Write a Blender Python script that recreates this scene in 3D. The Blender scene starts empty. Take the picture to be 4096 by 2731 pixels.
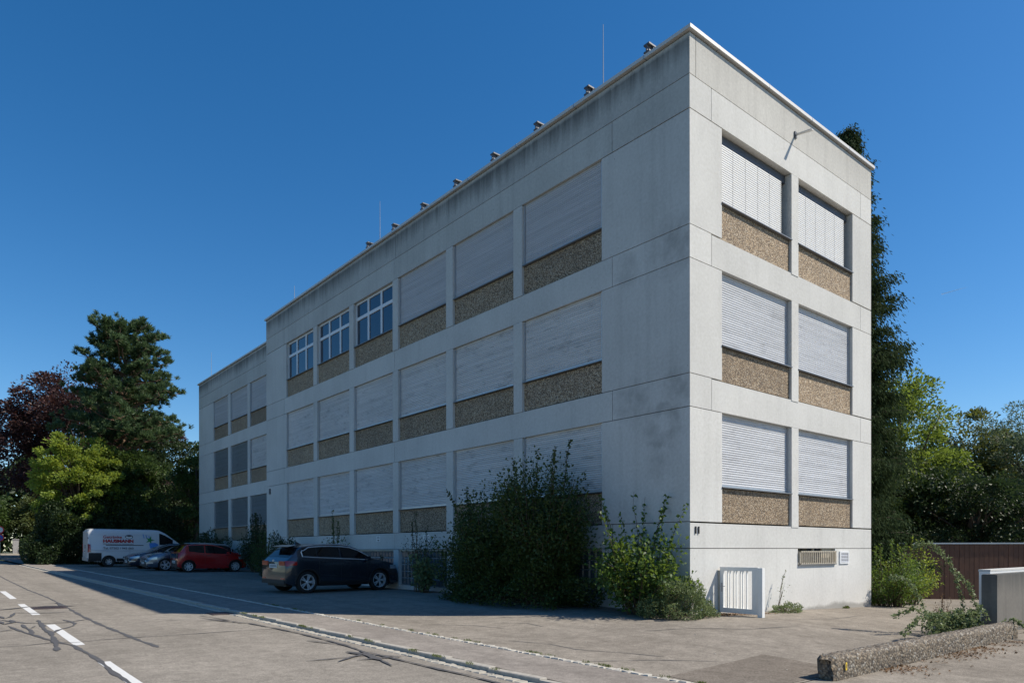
import bpy, math, random
import numpy as np
from mathutils import Matrix, Vector, Euler

R = math.radians
S = bpy.context.scene
COL = S.collection
rng = np.random.default_rng(7)
random.seed(7)

# ------------------------------------------------------------------ camera
# world frame: origin at the near corner of the building, x along the sunlit
# gable, y along the shaded street front, z up (metres)
cam_d = bpy.data.cameras.new('camera')
cam = bpy.data.objects.new('camera', cam_d)
COL.objects.link(cam)
cam_d.sensor_width = 36.0
cam_d.lens = 24.755
cam_d.shift_y = 0.2057
cam_d.clip_start = 0.1
cam_d.clip_end = 12000
cam.matrix_world = (Matrix.Translation((-12.775, -9.387, 1.6)) @ Matrix.Rotation(R(-39.5), 4, 'Z')
                    @ Matrix.Rotation(R(89.823), 4, 'X') @ Matrix.Rotation(R(-0.101), 4, 'Z'))
S.camera = cam

# ------------------------------------------------------------------ sky and sun
SUN_EL, SUN_AZ = R(46.9), R(133.9)
world = bpy.data.worlds.new('World')
S.world = world
world.use_nodes = True
wt = world.node_tree
sky = wt.nodes.new('ShaderNodeTexSky')
sky.sky_type = 'NISHITA'
sky.sun_disc = False
sky.sun_elevation = SUN_EL
sky.sun_rotation = SUN_AZ
sky.altitude = 500
sky.air_density = 1.0
sky.dust_density = 0.5
sky.ozone_density = 3.0
hsv = wt.nodes.new('ShaderNodeHueSaturation')
hsv.inputs['Saturation'].default_value = 1.34
wt.links.new(sky.outputs[0], hsv.inputs['Color'])
wt.links.new(hsv.outputs[0], wt.nodes['Background'].inputs[0])
wt.nodes['Background'].inputs[1].default_value = 0.122
sun_d = bpy.data.lights.new('sun', 'SUN')
sun_d.energy = 5.0
sun_d.angle = R(0.53)
sun_d.color = (1.0, 0.925, 0.80)
sun = bpy.data.objects.new('sun', sun_d)
COL.objects.link(sun)
to_sun = Vector((math.sin(SUN_AZ) * math.cos(SUN_EL), math.cos(SUN_AZ) * math.cos(SUN_EL), math.sin(SUN_EL)))
sun.rotation_euler = to_sun.to_track_quat('Z', 'Y').to_euler()
sun.location = (20, -20, 30)
S.view_settings.view_transform = 'Standard'
S.view_settings.look = 'None'
S.view_settings.exposure = 0.17
S.view_settings.gamma = 1.0

# ------------------------------------------------------------------ helpers
class MB:
    """collects boxes, quads and tubes of ONE mesh"""
    def __init__(s):
        s.v = []; s.f = []
    def add(s, vs, fs):
        n = len(s.v); s.v += [tuple(map(float, p)) for p in vs]
        s.f += [tuple(i + n for i in f) for f in fs]
        return s
    def box(s, x0, x1, y0, y1, z0, z1):
        return s.add([(x0,y0,z0),(x1,y0,z0),(x1,y1,z0),(x0,y1,z0),(x0,y0,z1),(x1,y0,z1),(x1,y1,z1),(x0,y1,z1)],
                     [(0,3,2,1),(4,5,6,7),(0,1,5,4),(1,2,6,5),(2,3,7,6),(3,0,4,7)])
    def tube(s, pts, r, n=6, r2=None):
        pts = [Vector(p) for p in pts]; k = len(pts); vs = []; fs = []
        for i, p in enumerate(pts):
            d = (pts[min(i+1,k-1)] - pts[max(i-1,0)]).normalized()
            a = d.cross(Vector((0,0,1)))
            if a.length < .05: a = d.cross(Vector((1,0,0)))
            a.normalize(); b = d.cross(a)
            rr = r if r2 is None else r + (r2 - r) * i / max(1, k-1)
            if isinstance(r, (list, tuple)): rr = r[i]
            for j in range(n):
                t = 2*math.pi*j/n
                vs.append(p + a*rr*math.cos(t) + b*rr*math.sin(t))
        for i in range(k-1):
            for j in range(n):
                j2 = (j+1) % n
                fs.append((i*n+j, i*n+j2, (i+1)*n+j2, (i+1)*n+j))
        fs.append(tuple(range(n))[::-1]); fs.append(tuple((k-1)*n+j for j in range(n)))
        return s.add(vs, fs)
    def grid(s, rows, flip=False):
        n = len(rows[0]); vs = [p for r in rows for p in r]; fs = []
        for i in range(len(rows)-1):
            for j in range(n-1):
                q = (i*n+j, i*n+j+1, (i+1)*n+j+1, (i+1)*n+j)
                fs.append(q[::-1] if flip else q)
        return s.add(vs, fs)
    def mesh(s, name, smooth=False):
        m = bpy.data.meshes.new(name); m.from_pydata(s.v, [], s.f); m.update()
        if smooth: m.shade_smooth()
        return m

def obj(name, data, mat=None, parent=None, loc=None, rot=None, smooth=False):
    m = data.mesh(name, smooth) if isinstance(data, MB) else data
    o = bpy.data.objects.new(name, m); COL.objects.link(o)
    if mat is not None and len(m.materials) == 0: m.materials.append(mat)
    if parent is not None: o.parent = parent
    if loc is not None: o.location = loc
    if rot is not None: o.rotation_euler = rot
    return o

def tag(o, label, cat, group=None):
    o['label'] = label; o['category'] = cat
    if group: o['group'] = group
    return o

def thing(name, label, cat, loc=(0,0,0), rz=0.0, group=None):
    o = bpy.data.objects.new(name, None); COL.objects.link(o)
    o.location = loc; o.rotation_euler = (0,0,rz); o.empty_display_size = .2
    return tag(o, label, cat, group)

def structure(o, kind='structure'):
    o['kind'] = kind; return o

def box(*a): return MB().box(*a)

# ------------------------------------------------------------------ materials
def new_mat(name):
    m = bpy.data.materials.new(name); m.use_nodes = True
    return m, m.node_tree, m.node_tree.nodes['Principled BSDF']

def N(t, typ, **kw):
    n = t.nodes.new(typ)
    for k, v in kw.items():
        if k in ('inputs',):
            for a, b in v.items(): n.inputs[a].default_value = b
        else: setattr(n, k, v)
    return n

def pos(t, scale=(1,1,1), obj_space=False):
    if obj_space: src = N(t, 'ShaderNodeTexCoord').outputs['Object']
    else: src = N(t, 'ShaderNodeNewGeometry').outputs['Position']
    mp = N(t, 'ShaderNodeMapping'); mp.inputs['Scale'].default_value = scale
    t.links.new(src, mp.inputs[0]); return mp.outputs[0]

def noise(t, vec, scale, detail=4, rough=.55, out='Fac'):
    n = N(t, 'ShaderNodeTexNoise'); n.inputs['Scale'].default_value = scale
    n.inputs['Detail'].default_value = detail; n.inputs['Roughness'].default_value = rough
    t.links.new(vec, n.inputs['Vector']); return n.outputs[out]

def ramp(t, fac, stops):
    r = N(t, 'ShaderNodeValToRGB'); e = r.color_ramp.elements
    while len(e) < len(stops): e.new(.5)
    for el, (p, c) in zip(e, stops):
        el.position = p; el.color = (c, c, c, 1) if isinstance(c, (int, float)) else (*c, 1)
    t.links.new(fac, r.inputs[0]); return r.outputs[0]

def mix(t, fac, a, b, mode='MIX'):
    m = N(t, 'ShaderNodeMix', data_type='RGBA', blend_type=mode)
    for sock, val in ((m.inputs[0], fac), (m.inputs[6], a), (m.inputs[7], b)):
        if hasattr(val, 'is_output'): t.links.new(val, sock)
        elif isinstance(val, (int, float)): sock.default_value = val if sock.type == 'VALUE' else (val, val, val, 1)
        else: sock.default_value = (*val, 1)
    return m.outputs[2]

def math_n(t, op, a, b=None, clamp=False):
    m = N(t, 'ShaderNodeMath', operation=op, use_clamp=clamp)
    for i, val in enumerate((a, b)):
        if val is None: continue
        if hasattr(val, 'is_output'): t.links.new(val, m.inputs[i])
        else: m.inputs[i].default_value = val
    return m.outputs[0]

def bump(t, bsdf, h, strength=.3, dist=.01):
    b = N(t, 'ShaderNodeBump'); b.inputs['Strength'].default_value = strength; b.inputs['Distance'].default_value = dist
    t.links.new(h, b.inputs['Height']); t.links.new(b.outputs[0], bsdf.inputs['Normal'])

def set_col(t, bsdf, c): t.links.new(c, bsdf.inputs['Base Color'])

def plain(name, col, rough=.6, metal=0.0, spec=.5, var=.12, scale=3.0, coat=0.0):
    m, t, b = new_mat(name)
    b.inputs['Roughness'].default_value = rough; b.inputs['Metallic'].default_value = metal
    b.inputs['Specular IOR Level'].default_value = spec
    b.inputs['Coat Weight'].default_value = coat; b.inputs['Coat Roughness'].default_value = .04
    n = noise(t, pos(t), scale, 5)
    set_col(t, b, mix(t, n, tuple(c*(1-var) for c in col), tuple(min(1, c*(1+var)) for c in col)))
    return m

def concrete(name, col, streak=.25, grime=0.0, ztop=12.9, zlen=1.1, base_dirt=False, stains=()):
    m, t, b = new_mat(name)
    b.inputs['Roughness'].default_value = .88; b.inputs['Specular IOR Level'].default_value = .25
    p = pos(t)
    big = noise(t, p, .45, 5, .6)
    fine = noise(t, p, 14, 6, .65)
    st = noise(t, pos(t, (3.2, 3.2, .16)), 1.0, 5, .6)
    blot = noise(t, pos(t, (1.1, 1.1, .8)), 1.0, 6, .62)
    c = mix(t, ramp(t, big, [(.3, 0.), (.7, 1.)]), tuple(x*.86 for x in col), tuple(x*1.04 for x in col))
    c = mix(t, math_n(t, 'MULTIPLY', ramp(t, st, [(.50, 0.), (.78, 1.)]), streak), c, tuple(x*.55 for x in col))
    c = mix(t, math_n(t, 'MULTIPLY', ramp(t, blot, [(.62, 0.), (.8, 1.)]), .3), c, tuple(x*.6 for x in col))
    c = mix(t, .25, c, ramp(t, fine, [(.3, .35), (.7, .8)]), 'OVERLAY')
    sp = noise(t, p, 9, 2, .5)
    c = mix(t, ramp(t, sp, [(.76, 0.), (.79, .5)]), c, (.12, .11, .1))
    if grime > 0:
        sep = N(t, 'ShaderNodeSeparateXYZ'); t.links.new(p, sep.inputs[0])
        d = math_n(t, 'DIVIDE', math_n(t, 'SUBTRACT', ztop, sep.outputs[2]), zlen)
        st2 = noise(t, pos(t, (5, 5, .35)), 1.0, 6, .7)
        wid = noise(t, pos(t, (.5, .5, .1)), 1.0, 3, .5)
        # dirt washed down from the coping, its lower edge ragged; a clean rim stays right under the metal
        edge = math_n(t, 'ADD', math_n(t, 'MULTIPLY', st2, .9), math_n(t, 'MULTIPLY', wid, .55))
        g = ramp(t, math_n(t, 'SUBTRACT', edge, d), [(.1, 0.), (.65, 1.)])
        rim = ramp(t, math_n(t, 'ADD', d, math_n(t, 'MULTIPLY', st2, .12)), [(.12, 0.), (.2, 1.)])
        g = math_n(t, 'MULTIPLY', math_n(t, 'MULTIPLY', g, rim), grime)
        c = mix(t, g, c, (.085, .085, .08))
    if base_dirt:
        sep = N(t, 'ShaderNodeSeparateXYZ'); t.links.new(p, sep.inputs[0])
        e = math_n(t, 'SUBTRACT', math_n(t, 'MULTIPLY', noise(t, pos(t, (1.3, 1.3, 1.3)), 1.0, 5, .55), .55), math_n(t, 'MULTIPLY', sep.outputs[2], 1.5))
        c = mix(t, ramp(t, e, [(.06, 0.), (.2, .6)]), c, (.16, .15, .13))
    for (cy, cz, rad, wid, k) in stains:
        sp3 = N(t, 'ShaderNodeSeparateXYZ'); t.links.new(p, sp3.inputs[0])
        wob = math_n(t, 'MULTIPLY', math_n(t, 'SUBTRACT', noise(t, p, 1.9, 6, .65), .5), .95)
        wob2 = noise(t, p, 3.3, 5, .6)
        dy = math_n(t, 'SUBTRACT', sp3.outputs[1], cy); dz = math_n(t, 'SUBTRACT', sp3.outputs[2], cz)
        d = math_n(t, 'ADD', math_n(t, 'SQRT', math_n(t, 'ADD', math_n(t, 'MULTIPLY', dy, dy), math_n(t, 'MULTIPLY', dz, dz))), wob)
        e = math_n(t, 'DIVIDE', math_n(t, 'ABSOLUTE', math_n(t, 'SUBTRACT', d, rad)), wid)
        f = math_n(t, 'MULTIPLY', math_n(t, 'MULTIPLY', ramp(t, e, [(.25, 1.), (1., 0.)]), ramp(t, wob2, [(.32, .2), (.6, 1.)])), k)
        c = mix(t, f, c, tuple(x*.42 for x in col))
    oi = N(t, 'ShaderNodeObjectInfo')
    c = mix(t, 1.0, c, ramp(t, oi.outputs['Random'], [(0., .94), (1., 1.03)]), 'MULTIPLY')
    set_col(t, b, c)
    bump(t, b, fine, .15, .004)
    return m

def asphalt(name, c0, c1, sp=.5, big=.25):
    m, t, b = new_mat(name)
    b.inputs['Roughness'].default_value = .95; b.inputs['Specular IOR Level'].default_value = .0
    p = pos(t)
    g = noise(t, p, big, 6, .6); g2 = noise(t, pos(t, (1, 1, 1)), 1.7, 6, .6); f = noise(t, p, 90, 3, .7); f2 = noise(t, p, 34, 3, .6)
    c = mix(t, ramp(t, g, [(.3, 0.), (.7, 1.)]), c0, c1)
    c = mix(t, ramp(t, g2, [(.42, 0.), (.75, .35)]), c, tuple(x*.62 for x in c0))
    trk = noise(t, pos(t, (1.5, .06, 1)), 1.0, 5, .6)
    c = mix(t, ramp(t, trk, [(.48, 0.), (.72, .38)]), c, tuple(x*.70 for x in c0))
    mot = noise(t, p, 5.5, 6, .7)
    c = mix(t, .45, c, ramp(t, mot, [(.25, .25), (.5, .5), (.75, .78)]), 'OVERLAY')
    c = mix(t, .5, c, ramp(t, f, [(.3, .2), (.5, .5), (.72, .85)]), 'OVERLAY')
    c = mix(t, sp, c, ramp(t, f2, [(.3, .3), (.5, .5), (.7, .72)]), 'OVERLAY')
    vo = N(t, 'ShaderNodeTexVoronoi'); vo.inputs['Scale'].default_value = 60; t.links.new(p, vo.inputs['Vector'])
    c = mix(t, ramp(t, vo.outputs['Distance'], [(.05, .55), (.16, 0.)]), c, (.42, .40, .37))
    set_col(t, b, c)
    bump(t, b, f, .35, .006)
    return m

def pebble(name, scale=38, tint=(1, 1, 1)):
    m, t, b = new_mat(name)
    b.inputs['Roughness'].default_value = .85
    p = pos(t)
    vo = N(t, 'ShaderNodeTexVoronoi'); vo.inputs['Scale'].default_value = scale; t.links.new(p, vo.inputs['Vector'])
    hs = N(t, 'ShaderNodeSeparateColor'); t.links.new(vo.outputs['Color'], hs.inputs[0])
    T = lambda c: tuple(a*b for a, b in zip(c, tint))
    c = ramp(t, hs.outputs[0], [(0., T((.10,.07,.045))), (.3, T((.24,.18,.12))), (.55, T((.36,.27,.18))), (.8, T((.45,.37,.27))), (1., T((.55,.5,.43)))])
    c = mix(t, ramp(t, vo.outputs['Distance'], [(.42, 0.), (.75, .85)]), c, T((.07,.06,.05)))
    big = noise(t, p, .9, 5, .6)
    c = mix(t, ramp(t, big, [(.3, .0), (.75, .35)]), c, T((.13,.11,.09)))
    st = noise(t, pos(t, (2.2, 2.2, .3)), 1.0, 5, .6)
    c = mix(t, ramp(t, st, [(.5, 0.), (.8, .5)]), c, T((.12,.10,.08)))
    oi = N(t, 'ShaderNodeObjectInfo')
    c = mix(t, 1.0, c, ramp(t, oi.outputs['Random'], [(0., .78), (1., 1.08)]), 'MULTIPLY')
    set_col(t, b, c)
    inv = math_n(t, 'SUBTRACT', 1.0, vo.outputs['Distance'])
    bump(t, b, inv, .8, .015)
    return m

def slat_mat(name, col, dirt=.35, rough=.42, metal=0.0):
    m, t, b = new_mat(name)
    b.inputs['Roughness'].default_value = rough; b.inputs['Metallic'].default_value = metal
    d = noise(t, pos(t, (1.1, 1.1, 6.0)), 1.6, 6, .66)
    d2 = noise(t, pos(t, (.35, .35, .5)), 1.0, 4, .5)
    d3 = noise(t, pos(t, (.25, .25, 9.0)), 1.5, 4, .6)
    c = mix(t, ramp(t, d3, [(.35, 0.), (.7, 1.)]), tuple(x*.8 for x in col), col)
    c = mix(t, math_n(t, 'MULTIPLY', ramp(t, d, [(.58, 0.), (.72, 1.)]), dirt*1.5, True), c, tuple(x*.36 for x in col))
    c = mix(t, math_n(t, 'MULTIPLY', ramp(t, d2, [(.4, 0.), (.7, 1.)]), dirt*.6), c, tuple(x*.6 for x in col))
    oi = N(t, 'ShaderNodeObjectInfo'); ge = N(t, 'ShaderNodeNewGeometry')
    rv = math_n(t, 'FRACT', math_n(t, 'ADD', oi.outputs['Random'], ge.outputs['Random Per Island']))
    c = mix(t, 1.0, c, ramp(t, rv, [(0., .92), (.5, 1.0), (1., 1.03)]), 'MULTIPLY')
    # grime runs down from the shutter box
    gr_ = noise(t, pos(t, (.9, .9, 2.6)), 1.3, 6, .7)
    c = mix(t, math_n(t, 'MULTIPLY', ramp(t, gr_, [(.56, 0.), (.68, 1.)]), dirt*1.1, True), c, tuple(x*.34 for x in col))
    set_col(t, b, c); return m

def glass(name, col=(.015,.02,.028), rough=.03, spec=.8):
    m, t, b = new_mat(name)
    b.inputs['Base Color'].default_value = (*col, 1); b.inputs['Roughness'].default_value = rough
    b.inputs['Specular IOR Level'].default_value = spec; b.inputs['IOR'].default_value = 1.5
    return m

def leaf_mat(name, dark, light, trans=.35, tcol=None, rough=.5):
    m, t, b = new_mat(name)
    g = N(t, 'ShaderNodeNewGeometry')
    big = noise(t, pos(t), .35, 3)
    f = math_n(t, 'ADD', math_n(t, 'MULTIPLY', g.outputs['Random Per Island'], .7), math_n(t, 'MULTIPLY', ramp(t, big, [(.35, 0.), (.65, 1.)]), .3))
    c = mix(t, f, dark, light)
    set_col(t, b, c); b.inputs['Roughness'].default_value = rough; b.inputs['Specular IOR Level'].default_value = .35 if rough < .7 else .05
    tr = N(t, 'ShaderNodeBsdfTranslucent')
    tc = tcol or tuple(min(1, x*1.5) for x in light)
    t.links.new(mix(t, f, tuple(x*.6 for x in tc), tc), tr.inputs[0])
    ms = N(t, 'ShaderNodeMixShader'); ms.inputs[0].default_value = trans
    out = t.nodes['Material Output']
    t.links.new(b.outputs[0], ms.inputs[1]); t.links.new(tr.outputs[0], ms.inputs[2]); t.links.new(ms.outputs[0], out.inputs[0])
    return m

M = {}
M['conc'] = concrete('painted_concrete', (.60, .59, .555), .22)
M['conc_corner'] = concrete('stained_concrete_corner', (.60, .585, .55), .35, stains=((.72, 4.45, .36, .26, .45), (1.6, 5.1, .0, .7, .5), (.3, 5.2, .0, .55, .55), (.4, 8.4, .0, .8, .55), (1.7, 8.2, .0, .5, .35), (.9, 3.6, .0, .45, .4)))
M['conc_base'] = concrete('painted_concrete_base', (.62, .61, .575), .18, base_dirt=True)
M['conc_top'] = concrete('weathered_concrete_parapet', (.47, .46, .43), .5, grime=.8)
M['conc_top_r'] = concrete('gable_concrete_parapet', (.52, .505, .465), .45, grime=.12)  # gable parapet: paler concrete with far less grime
M['conc_frieze'] = concrete('weathered_concrete_frieze', (.52, .51, .475), .4)
M['core'] = plain('dark_joint_backing', (.05, .05, .05), .95)
M['pebble'] = pebble('washed_pebble_concrete', 40, (1.38, 1.30, 1.18))
M['alu'] = plain('aluminium_sheet', (.55, .56, .58), .38, .75, var=.08)
M['coping'] = plain('coping_sheet', (.60, .585, .56), .5, .1, var=.06)
M['sill'] = plain('grey_sill_sheet', (.20, .205, .215), .45, .3)
M['slat_low'] = slat_mat('grey_shutter_slats', (.70, .69, .68), .5)
M['slat_top'] = slat_mat('smooth_grey_shutter_slats', (.54, .55, .58), .10, .4)
M['slat_right'] = slat_mat('light_shutter_slats', (.66, .67, .69), .28)
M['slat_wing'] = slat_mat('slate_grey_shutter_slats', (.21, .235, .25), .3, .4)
M['blind'] = plain('white_blind_slats', (.80, .79, .76), .4, var=.04)
M['cord'] = plain('dark_cord', (.12, .12, .12), .8)
M['white'] = plain('white_paint', (.78, .78, .76), .45, var=.05)
M['frame'] = plain('white_window_frame', (.74, .75, .76), .4, var=.04)
M['pane'] = glass('window_glass', (.02, .035, .06))
M['block'] = glass('glass_block_glass', (.10, .125, .14), .16)
M['mortar'] = plain('pale_mortar', (.42, .43, .43), .85)
M['rust'] = plain('rusty_cream_paint', (.52, .46, .36), .6, var=.3, scale=14)
M['dark_metal'] = plain('dark_grey_metal', (.10, .105, .115), .5, .4)
M['zinc'] = plain('zinc', (.45, .46, .48), .4, .7)
M['black'] = plain('black_plastic', (.012, .012, .013), .55)
M['print'] = plain('dark_print', (.03, .03, .03), .7)
M['road'] = asphalt('road_asphalt', (.225, .203, .174), (.295, .266, .228), .5)
M['pave'] = asphalt('pavement_asphalt', (.24, .214, .19), (.295, .265, .232), .35, .4)
M['fore'] = asphalt('forecourt_asphalt', (.215, .19, .16), (.305, .272, .23), .45, .35)
M['patch'] = asphalt('dark_asphalt_patch', (.17, .147, .123), (.205, .178, .15), .6, .5)
M['tar'] = plain('bitumen_seam', (.085, .082, .082), .85, var=.4, scale=9)
M['mark'] = plain('road_marking_paint', (.66, .65, .62), .7, var=.12, scale=20)
M['kerb'] = plain('granite_kerb', (.38, .35, .30), .85, var=.4, scale=16)
M['gutter'] = plain('gutter_stone', (.40, .37, .31), .85, var=.3, scale=12)
M['sett'] = plain('limestone_sett', (.46, .43, .37), .85, var=.3, scale=12)
M['grate'] = plain('iron_grate', (.07, .05, .05), .7)
M['soil'] = plain('soil', (.075, .058, .04), .95, var=.4, scale=2)
M['litter'] = plain('dry_leaf_litter', (.20, .11, .05), .9, var=.5, scale=8)
M['aggr'] = pebble('coarse_exposed_aggregate', 30, (.66, .68, .70))
M['oldconc'] = concrete('old_board_marked_concrete', (.17, .158, .14), 1.0, grime=1.0, ztop=1.3, zlen=.9)
M['wood'] = plain('brown_stained_wood', (.105, .045, .023), .7, var=.45, scale=4)
M['bark'] = plain('bark', (.09, .065, .045), .95, var=.35, scale=6)
M['pinebark'] = plain('pine_bark', (.20, .12, .08), .95, var=.35, scale=6)
M['twig'] = plain('twig', (.11, .075, .045), .9, var=.3)
M['yellow'] = plain('yellow_plastic', (.75, .52, .03), .5, var=.05)
M['rubber'] = plain('tyre_rubber', (.014, .014, .014), .85)
M['rim'] = plain('alloy_rim', (.66, .67, .69), .25, .4, var=.03)
M['chrome'] = plain('chrome_trim', (.62, .64, .67), .2, .35, var=.02)
M['carglass'] = glass('car_glass', (.004, .005, .007), .02, .4)
M['redlamp'] = plain('red_lamp', (.42, .012, .012), .12, var=.1, coat=.6)
M['clearlamp'] = plain('clear_lamp', (.45, .47, .5), .08, .4, coat=.8)
M['plate'] = plain('number_plate', (.70, .70, .69), .4, var=.03)
M['granite'] = plain('grey_granite_post', (.32, .31, .31), .85, var=.4, scale=9)

M['lf_pine'] = leaf_mat('pine_needles', (.035, .065, .026), (.105, .165, .065), .25)
M['lf_beech'] = leaf_mat('copper_beech_leaves', (.028, .015, .016), (.085, .040, .038), .22, (.15, .06, .04))
M['lf_lime'] = leaf_mat('lime_green_leaves', (.10, .16, .022), (.26, .33, .06), .42, (.46, .54, .07))
M['lf_mid'] = leaf_mat('mid_green_leaves', (.030, .058, .014), (.085, .135, .03), .3)
M['lf_dark'] = leaf_mat('dark_green_leaves', (.016, .032, .012), (.045, .075, .024), .25)
M['lf_bush'] = leaf_mat('dark_olive_leaves', (.024, .044, .011), (.085, .12, .028), .3)
M['lf_spruce'] = leaf_mat('cypress_sprays', (.020, .036, .016), (.055, .082, .034), .18, None, .8)
M['lf_hazel'] = leaf_mat('hazel_leaves', (.035, .075, .016), (.10, .17, .035), .35, (.25, .36, .05))
M['lf_coton'] = leaf_mat('small_grey_green_leaves', (.06, .10, .035), (.22, .27, .12), .3)
M['lf_olive'] = leaf_mat('olive_tree_leaves', (.045, .07, .025), (.12, .15, .05), .3, (.28, .30, .06))
M['lf_ygreen'] = leaf_mat('yellow_green_leaves', (.05, .092, .016), (.16, .21, .042), .4, (.30, .40, .06))
M['lf_blue'] = leaf_mat('blue_green_willow_leaves', (.05, .08, .04), (.15, .20, .10), .35)
M['grass'] = leaf_mat('grass_blades', (.06, .09, .02), (.16, .19, .05), .3)
M['dead'] = leaf_mat('dead_leaves', (.09, .045, .02), (.26, .15, .07), .15)

# ------------------------------------------------------------------ ground shape
def sm(a, b, x):
    t = min(1, max(0, (x-a)/(b-a))); return t*t*(3-2*t)
def gz(x, y):
    z = .03 + .0155*min(max(y, -60), 92) - .006*min(max(x, -20), 25)
    b = .14*sm(-5, 0, x) if x < .5 else .14 - .026*(min(x, 14) - .5)
    w = sm(-4.6, -1.8, y) * (1 - (sm(6, 14, y) if x < 1 else 0))
    return z + b*w
ROAD_DROP = .055
def rz_(x, y): return gz(x, y) - ROAD_DROP
def xk(y): return -7.12 - (.03*y if y > 0 else .01*y)
def xe(y): return -5.86 - .027*max(y, -40)

def sheet(name, xa, xb, ys, nx, zf, mat, parent=None):
    rows = []
    for y in ys:
        a, b_ = (f(y) if callable(f) else f for f in (xa, xb))
        rows.append([(a+(b_-a)*i/nx, y, zf(a+(b_-a)*i/nx, y)) for i in range(nx+1)])
    return obj(name, MB().grid(rows), mat, parent, smooth=True)
def fr(a, b, st): 
    n = max(1, int(round((b-a)/st))); return [a+(b-a)*i/n for i in range(n+1)]

# wide terrain to the horizon, always a little below the paved sheets
def far_axis(lo, hi, st, reach):
    a = fr(lo, hi, st); d = st*2; x = hi; out = list(a)
    while x < reach: x += d; d *= 1.6; out.append(x)
    x = lo; d = st*2; pre = []
    while x > -reach: x -= d; d *= 1.6; pre.append(x)
    return pre[::-1] + out
ax = far_axis(-40, 60, 4, 4000); ay = far_axis(-60, 110, 4, 4000)
m, t, b = new_mat('grassy_ground')
b.inputs['Roughness'].default_value = .95
set_col(t, b, mix(t, ramp(t, noise(t, pos(t), .5, 6, .6), [(.35, 0.), (.65, 1.)]), (.05, .045, .025), (.055, .075, .02)))
M['terrain'] = m
g = obj('ground', MB().grid([[(x, y, gz(x, y)-.16) for x in ax] for y in ay]), M['terrain'], smooth=True)
structure(g)
ROAD = structure(sheet('road', -15.0, xk, fr(-40, 62, 1.0), 12, rz_, M['road']))
cross = structure(sheet('side_road', -60, -2.0, fr(62, 78, 1.0), 30, rz_, M['road']))
structure(sheet('opposite_pavement', -17.5, -15.0, fr(-40, 62, 2.0), 2, lambda x, y: gz(x, y)+.0, M['pave']))
PAVE = structure(sheet('pavement', lambda y: xk(y)+.135, lambda y: xe(y)-.06, fr(-40, 60, .5), 3, gz, M['pave']))
FORE = structure(sheet('forecourt', lambda y: xe(y)+.06, 26.0, fr(-5.0, 60, .5), 60, gz, M['fore']))
structure(sheet('neighbour_yard', lambda y: xe(y)+.06, 26.0, fr(-40, -5.02, 1.0), 24, gz, M['fore']))
FARP = structure(sheet('far_pavement', -60, 5, fr(78.2, 80.5, .8), 20, gz, M['pave']))
for i in range(30):
    obj('kerb_stone', box(-55+2*i+.01, -53+2*i-.01, 78, 78.2, 1.0, gz(-20, 78)+.01), M['kerb'], FARP)

# dark repair patch in the forecourt
def flat_poly(pts, zf, off, n=14):
    """fills a quad (4 corners) with a small grid that follows the ground"""
    a, b_, c, d = [Vector(p) for p in pts]; rows = []
    for i in range(n+1):
        s = i/n; r = []
        for j in range(n+1):
            u = j/n; p = (a*(1-u)+b_*u)*(1-s) + (d*(1-u)+c*u)*s
            r.append((p.x, p.y, zf(p.x, p.y)+off))
        rows.append(r)
    return MB().grid(rows)
obj('repair_patch', flat_poly([(-5.72,-4.95),(-3.2,-4.95),(-3.0,-3.55),(-5.6,-3.78)], gz, .005), M['patch'], FORE, smooth=True)

# kerb stones, gutter stones, setts: each its own piece
def quad_stone(x0, x1, y0, y1, zt, depth=.16, jit=.004, bev=.012, slant=-.03):
    j = lambda: random.uniform(-jit, jit)
    s0, s1 = -slant*(y1-y0)/2, slant*(y1-y0)/2
    pts = [(x0+s0+j(), y0+abs(j())), (x1+s0+j(), y0+abs(j())), (x1+s1+j(), y1-abs(j())), (x0+s1+j(), y1-abs(j()))]
    top = [(x0+s0+bev, y0+bev), (x1+s0-bev, y0+bev), (x1+s1-bev, y1-bev), (x0+s1+bev, y1-bev)]
    vs = [(*p, zt-depth) for p in pts] + [(*p, zt-bev) for p in pts] + [(p[0]+j(), p[1]+j(), zt+j()*.8) for p in top]
    fs = [(8,9,10,11)] + [(i, (i+1)%4, 4+(i+1)%4, 4+i) for i in range(4)] + [(4+i, 4+(i+1)%4, 8+(i+1)%4, 8+i) for i in range(4)]
    return MB().add(vs, fs)
y = -8.0
while y < 44:
    ln = 1.0
    xm = xk(y+ln/2)
    obj('kerb_stone', quad_stone(xm+.005, xm+.125, y, y+ln-.006, gz(xm, y+ln/2)+.008+random.uniform(-.003,.003), .25, .003, .009), M['kerb'], PAVE)
    y += ln
rest = MB(); y = -7.0; k = 0
while y < 44:
    ln = random.uniform(.13, .2); xm = xk(y+ln/2)
    q = quad_stone(xm-.155, xm-.012, y, y+ln-.014, rz_(xm, y+ln/2)+.010+random.uniform(-.004,.005), .1, .006, .012)
    if k < 170: obj('gutter_stone', q, M['gutter'], ROAD)
    else: rest.add(q.v, q.f)
    y += ln; k += 1
structure(obj('gutter_stones', rest, M['gutter'], ROAD), 'stuff')
rest = MB(); y = -7.0; k = 0
while y < 44:
    ln = random.uniform(.10, .17); xm = xe(y+ln/2)
    w = random.uniform(.085, .11)
    q = quad_stone(xm-.05+random.uniform(-.008,.008), xm-.05+w, y, y+ln-.014, gz(xm, y+ln/2)+.010+random.uniform(-.005,.006), .1, .008, .012)
    if k < 180: obj('edging_sett', q, M['sett'], FORE)
    else: rest.add(q.v, q.f)
    y += ln; k += 1
structure(obj('edging_setts', rest, M['sett'], FORE), 'stuff')

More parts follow.
